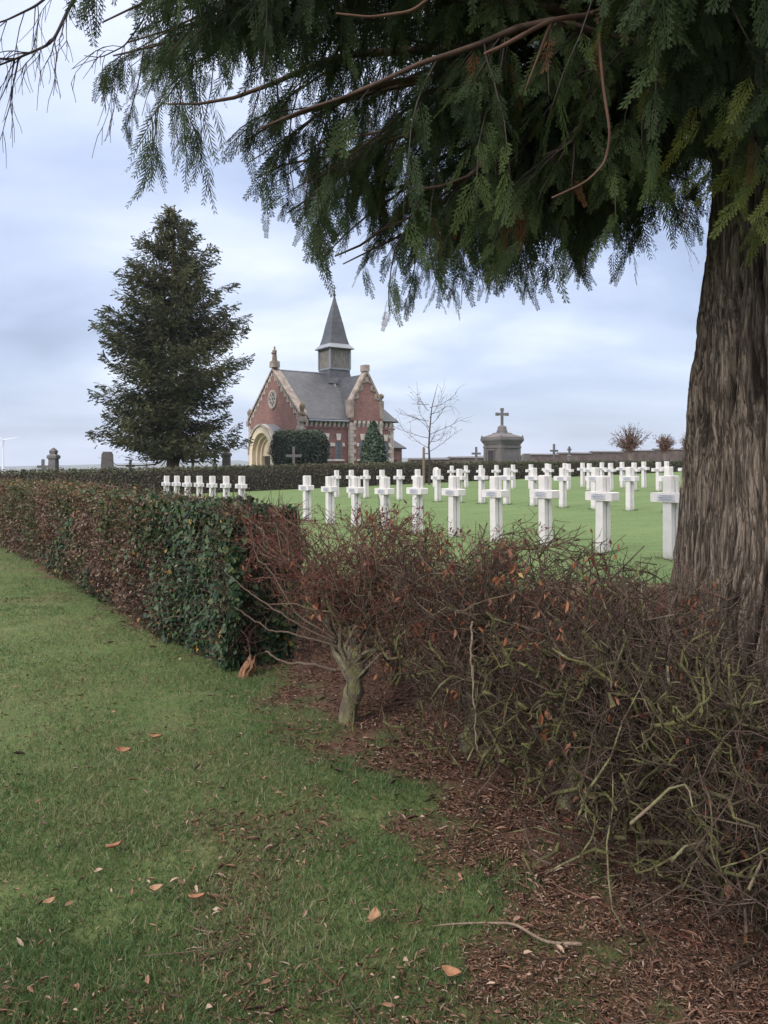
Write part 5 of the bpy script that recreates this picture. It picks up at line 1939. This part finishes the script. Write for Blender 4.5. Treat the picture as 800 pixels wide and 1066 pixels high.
# ------------------------------------------------------------------ lawn grass, litter, fallen bits
def build_grass():
    n = 400000
    y = 1.5 + 14.0 * R.random(n) ** 2.1
    x = R.uniform(-0.56, 0.30, n) * y + R.uniform(-0.2, 0.2, n)
    t, d = hc(x, y)
    lit = litter_mask(x, y)
    tuft = fbm(x * 9, y * 9, 0, 2, 87) > 0.66
    keep = ((R.random(n) > lit * 1.25) | (tuft & (d < 0.0) & (R.random(n) < 0.5))) & ((d < 0.1) | (t < 0.0))
    pn = fbm(x * 2.4, y * 2.4, 0, 4, 71)
    keep &= R.random(n) < np.clip(0.45 + 1.6 * (pn - 0.3), 0.25, 1)
    x, y, pn = x[keep], y[keep], pn[keep]
    n = len(x)
    pos = np.stack([x, y, ground_z(x, y) - 0.004], 1)
    ax = norm(rdir(n) * 0.8 + np.array((0, 0, 0.85)))
    ax[:, 2] = np.abs(ax[:, 2])
    ln = R.uniform(0.014, 0.042, n) * (0.65 + 0.8 * pn)
    V, F = scatter(BLADE, BLADE_F, pos, ax, np.cross(ax, rdir(n)), ln, R.uniform(0.0022, 0.004, n) / ln * (1 + 0.07 * np.maximum(0, y - 5)))
    big = fbm(x * 0.9, y * 0.9, 0, 3, 81)
    vv = np.clip(0.7 * R.random(n) + 0.55 * (big - 0.35), 0, 0.86)
    vv = np.where(R.random(n) < 0.08 + 0.28 * np.clip((big - 0.5) * 7, 0, 1), R.uniform(0.85, 1, n), vv)
    o = link('grass', mesh_np('grass', V, F, {'var': np.repeat(vv, len(BLADE))}), M['grass'])
    tag(o, kind='stuff', label='short mown green lawn grass with dry patches', cat='grass')
    # the lawn of the graves: coarser tufts farther off
    n = 40000
    y = 7.0 + 26 * R.random(n) ** 1.5
    x = R.uniform(-0.32, 0.46, n) * y
    t, d = hc(x, y)
    keep = (d > 2.0) & (R.random(n) > litter_mask(x, y))
    x, y = x[keep], y[keep]
    feet = np.array([o.location[:2] for o in placed])
    feet = np.repeat(feet[feet[:, 1] < 30], 110, 0)
    an, ra = R.random(len(feet)) * 6.283, 0.07 + 0.13 * R.random(len(feet)) ** 1.5
    x, y = np.concatenate([x, feet[:, 0] + ra * np.cos(an)]), np.concatenate([y, feet[:, 1] + ra * np.sin(an)])
    foot = np.arange(len(x)) >= len(x) - len(feet)
    n = len(x)
    ax = norm(rdir(n) * 0.7 + np.array((0, 0, 0.8)))
    ax[:, 2] = np.abs(ax[:, 2])
    ln = np.where(foot, R.uniform(0.03, 0.075, n), R.uniform(0.008, 0.020, n))
    V, F = scatter(BLADE, BLADE_F, np.stack([x, y, ground_z(x, y) - 0.004], 1), ax, np.cross(ax, rdir(n)), ln, 0.006 / ln * (1 + 0.05 * y))
    gm = leafmat('mown_blades', [(0.0, (0.085, 0.135, 0.048)), (1.0, (0.14, 0.185, 0.075))], 0.6, 0.3)
    o = link('grass', mesh_np('grass', V, F, {'var': np.repeat(np.where(foot, -0.0, R.random(n)), len(BLADE))}), gm)
    tag(o, kind='stuff', label='even green lawn between the rows of white crosses', cat='grass')


build_grass()


def build_litter():
    n = 360000
    y = 1.4 + 8.0 * R.random(n) ** 1.75
    x = R.uniform(-0.5, 0.62, n) * y
    lit = litter_mask(x, y)
    p = np.clip(lit * 1.1, 0, 1) * (0.3 + 0.7 * (fbm(x * 6, y * 6, 0, 3, 7) > 0.42)) + 0.02
    keep = R.random(n) < p
    x, y = x[keep], y[keep]
    n = len(x)
    pos = np.stack([x, y, ground_z(x, y) + 0.004 + 0.012 * R.random(n)], 1)
    ax = norm(rdir(n) * np.array((1, 1, 0.25)))
    flat = np.array((0, 0, 1.0)) + 0.7 * rdir(n)
    thin = R.random(n) < 0.6
    sz = np.where(thin, R.uniform(0.008, 0.036, n), R.uniform(0.005, 0.016, n)) * np.where(R.random(n) < 0.03, 2.0, 1.0) * np.interp(y, [1.8, 3.5], [0.72, 1.0])
    V, F = scatter(CURL, CURL_F, pos, ax, flat, sz, np.where(thin, R.uniform(0.08, 0.3, n), R.uniform(0.5, 1, n)))
    m_ = 420
    y2 = 1.9 + 5.5 * R.random(m_) ** 1.3
    x2 = R.uniform(-0.5, 0.25, m_) * y2
    t2, d2 = hc(x2, y2)
    k2 = d2 < 0.0
    x2, y2 = x2[k2], y2[k2]
    m_ = len(x2)
    V2, F2 = scatter(CURL, CURL_F, np.stack([x2, y2, ground_z(x2, y2) + 0.018], 1), norm(rdir(m_) * np.array((1, 1, 0.3))), np.array((0, 0, 1.0)) + 0.8 * rdir(m_), R.uniform(0.012, 0.038, m_), R.uniform(0.15, 0.9, m_))
    vl = np.repeat(np.where(R.random(n) < 0.10, R.uniform(0.85, 1, n), np.clip(R.normal(.42, .24, n), 0, 1)), len(CURL))
    V, F, A_ = merge([(V, F, {'var': vl}), (V2, F2, {'var': np.repeat(R.uniform(0.5, 1.0, m_), len(CURL))})])
    o = link('leaf_litter', mesh_np('leaf_litter', V, F, A_), M['litter'])
    tag(o, kind='stuff', label='red brown fallen needles and leaf scraps under the hedge', cat='leaf litter')
    # broken twigs lying in it
    n = 900
    y = 1.7 + 4.5 * R.random(n) ** 1.4
    x = R.uniform(-0.3, 0.6, n) * y
    keep = R.random(n) < litter_mask(x, y)
    x, y = x[keep], y[keep]
    n = len(x)
    P, rad = grow(np.stack([x, y, ground_z(x, y) + 0.012], 1), rdir(n) * np.array((1, 1, 0.12)), R.uniform(0.06, 0.28, n), 5, 0.16, 0.0, R.uniform(0.0015, 0.0035, n), np.full(n, 0.001))
    P[..., 2] = np.maximum(P[..., 2], ground_z(P[..., 0], P[..., 1]) + 0.006)
    V, F = tubes(P, rad, 4)
    o = link('twig_debris', mesh_np('twig_debris', V, F, {'var': np.repeat(R.uniform(.2, 1, n), 20), 'moss': np.zeros(len(V))}), M['twig'])
    tag(o, kind='stuff', label='broken dead twigs strewn through the leaf litter', cat='twigs')


build_litter()


def on_ground(px, py):
    Y = 800 * EYE / (py - (481 - SLOPE * (px - 400)))
    return (px - 400) / 800 * Y, Y


def fallen_leaf(px, py, s, label, rz, mat):
    s *= 0.85
    x, y = on_ground(px, py)
    g = float(ground_z(np.array([x]), np.array([y]))[0])
    n = 9
    V, F = [], []
    for i in range(n):
        u = i / (n - 1)
        w = 0.30 * math.sin(math.pi * min(1, u * 1.02 + 0.02)) ** 0.8 * s
        for k in (-1, -.5, 0, .5, 1):
            V.append(((u - 0.5) * s, k * w * (1 + 0.15 * math.sin(7 * u + k)), 0.02 + 0.16 * s * abs(k) ** 1.5 + 0.12 * s * (u - 0.5) ** 2 * 4))
    for i in range(n - 1):
        F += [(i * 5 + k, i * 5 + k + 1, i * 5 + k + 6, i * 5 + k + 5) for k in range(4)]
    me = bpy.data.meshes.new('fallen_leaf')
    me.from_pydata(V, [], F)
    me.polygons.foreach_set('use_smooth', [True] * len(F))
    o = link('fallen_leaf', me, mat)
    o.location = (x, y, g + 0.012)
    o.rotation_euler = (rnd.uniform(-.3, .3), rnd.uniform(-.2, .2), rz)
    md = o.modifiers.new('thickness', 'SOLIDIFY')
    md.thickness = 0.0012
    tag(o, label, 'leaf', 'single brown leaves on the lawn')


lm = plain('fallen_leaf_brown', (0.24, 0.115, 0.06), 0.7, 0.4, 40, 0.3)
lm2 = plain('fallen_leaf_tan', (0.25, 0.145, 0.08), 0.7, 0.35, 40, 0.3)
fallen_leaf(127, 791, 0.085, 'curled brown leaf lying alone left on the upper lawn', 0.4, lm)
fallen_leaf(163, 775, 0.075, 'brown leaf on the lawn nearest to the ivy hedge', -0.2, lm)
fallen_leaf(118, 889, 0.075, 'darker crumpled leaf in the middle of the lawn', 0.9, lm)
fallen_leaf(205, 941, 0.06, 'small orange brown leaf in the lower lawn', 0.3, lm)
fallen_leaf(392, 976, 0.075, 'pale tan leaf on the lawn edge by the long fallen twig', 1.4, lm2)
fallen_leaf(165, 929, 0.05, 'little tan leaf left of the small orange leaf', 0.1, lm2)
fallen_leaf(51, 943, 0.045, 'small yellow brown leaf at the lower left of the lawn', 0.8, lm2)
fallen_leaf(470, 1025, 0.06, 'broad brown leaf below the long fallen twig', -0.3, lm)


def fallen_twig():
    pts = [on_ground(450, 973), on_ground(510, 968), on_ground(555, 984), on_ground(606, 992)]
    P = []
    for i in range(24):
        f = i / 23 * 3
        k = min(2, int(f))
        w = f - k
        x = pts[k][0] * (1 - w) + pts[k + 1][0] * w
        y = pts[k][1] * (1 - w) + pts[k + 1][1] * w
        P.append((x, y, 0))
    P = np.array(P)
    for _ in range(3):
        P[1:-1] = 0.25 * P[:-2] + 0.5 * P[1:-1] + 0.25 * P[2:]
    P[:, 2] = ground_z(P[:, 0], P[:, 1]) + 0.02 + 0.008 * np.sin(np.arange(24) * 0.6)
    V, F = tubes(P[None], np.linspace(0.002, 0.0055, 24)[None], 7)
    o = link('fallen_twig', mesh_np('fallen_twig', V, F, {'var': np.ones(len(V)), 'moss': np.zeros(len(V))}, True), M['twig'])
    tag(o, 'long pale curved twig lying on the litter at bottom centre', 'twig')


fallen_twig()


def build_haze():
    m = bpy.data.materials.new('haze')
    m.use_nodes = True
    nt = m.node_tree
    nt.nodes.remove(nt.nodes['Principled BSDF'])
    v = nt.nodes.new('ShaderNodeVolumePrincipled')
    v.inputs['Color'].default_value = (0.80, 0.86, 0.96, 1)
    v.inputs['Density'].default_value = 0.00022
    v.inputs['Anisotropy'].default_value = 0.2
    nt.links.new(v.outputs[0], nt.nodes['Material Output'].inputs['Volume'])
    o = MB().box(-4900, 4900, -4900, 4900, -134, 136).build('haze', m)
    tag(o, kind='stuff', label='thin bluish haze over the far fields', cat='haze')


build_haze()
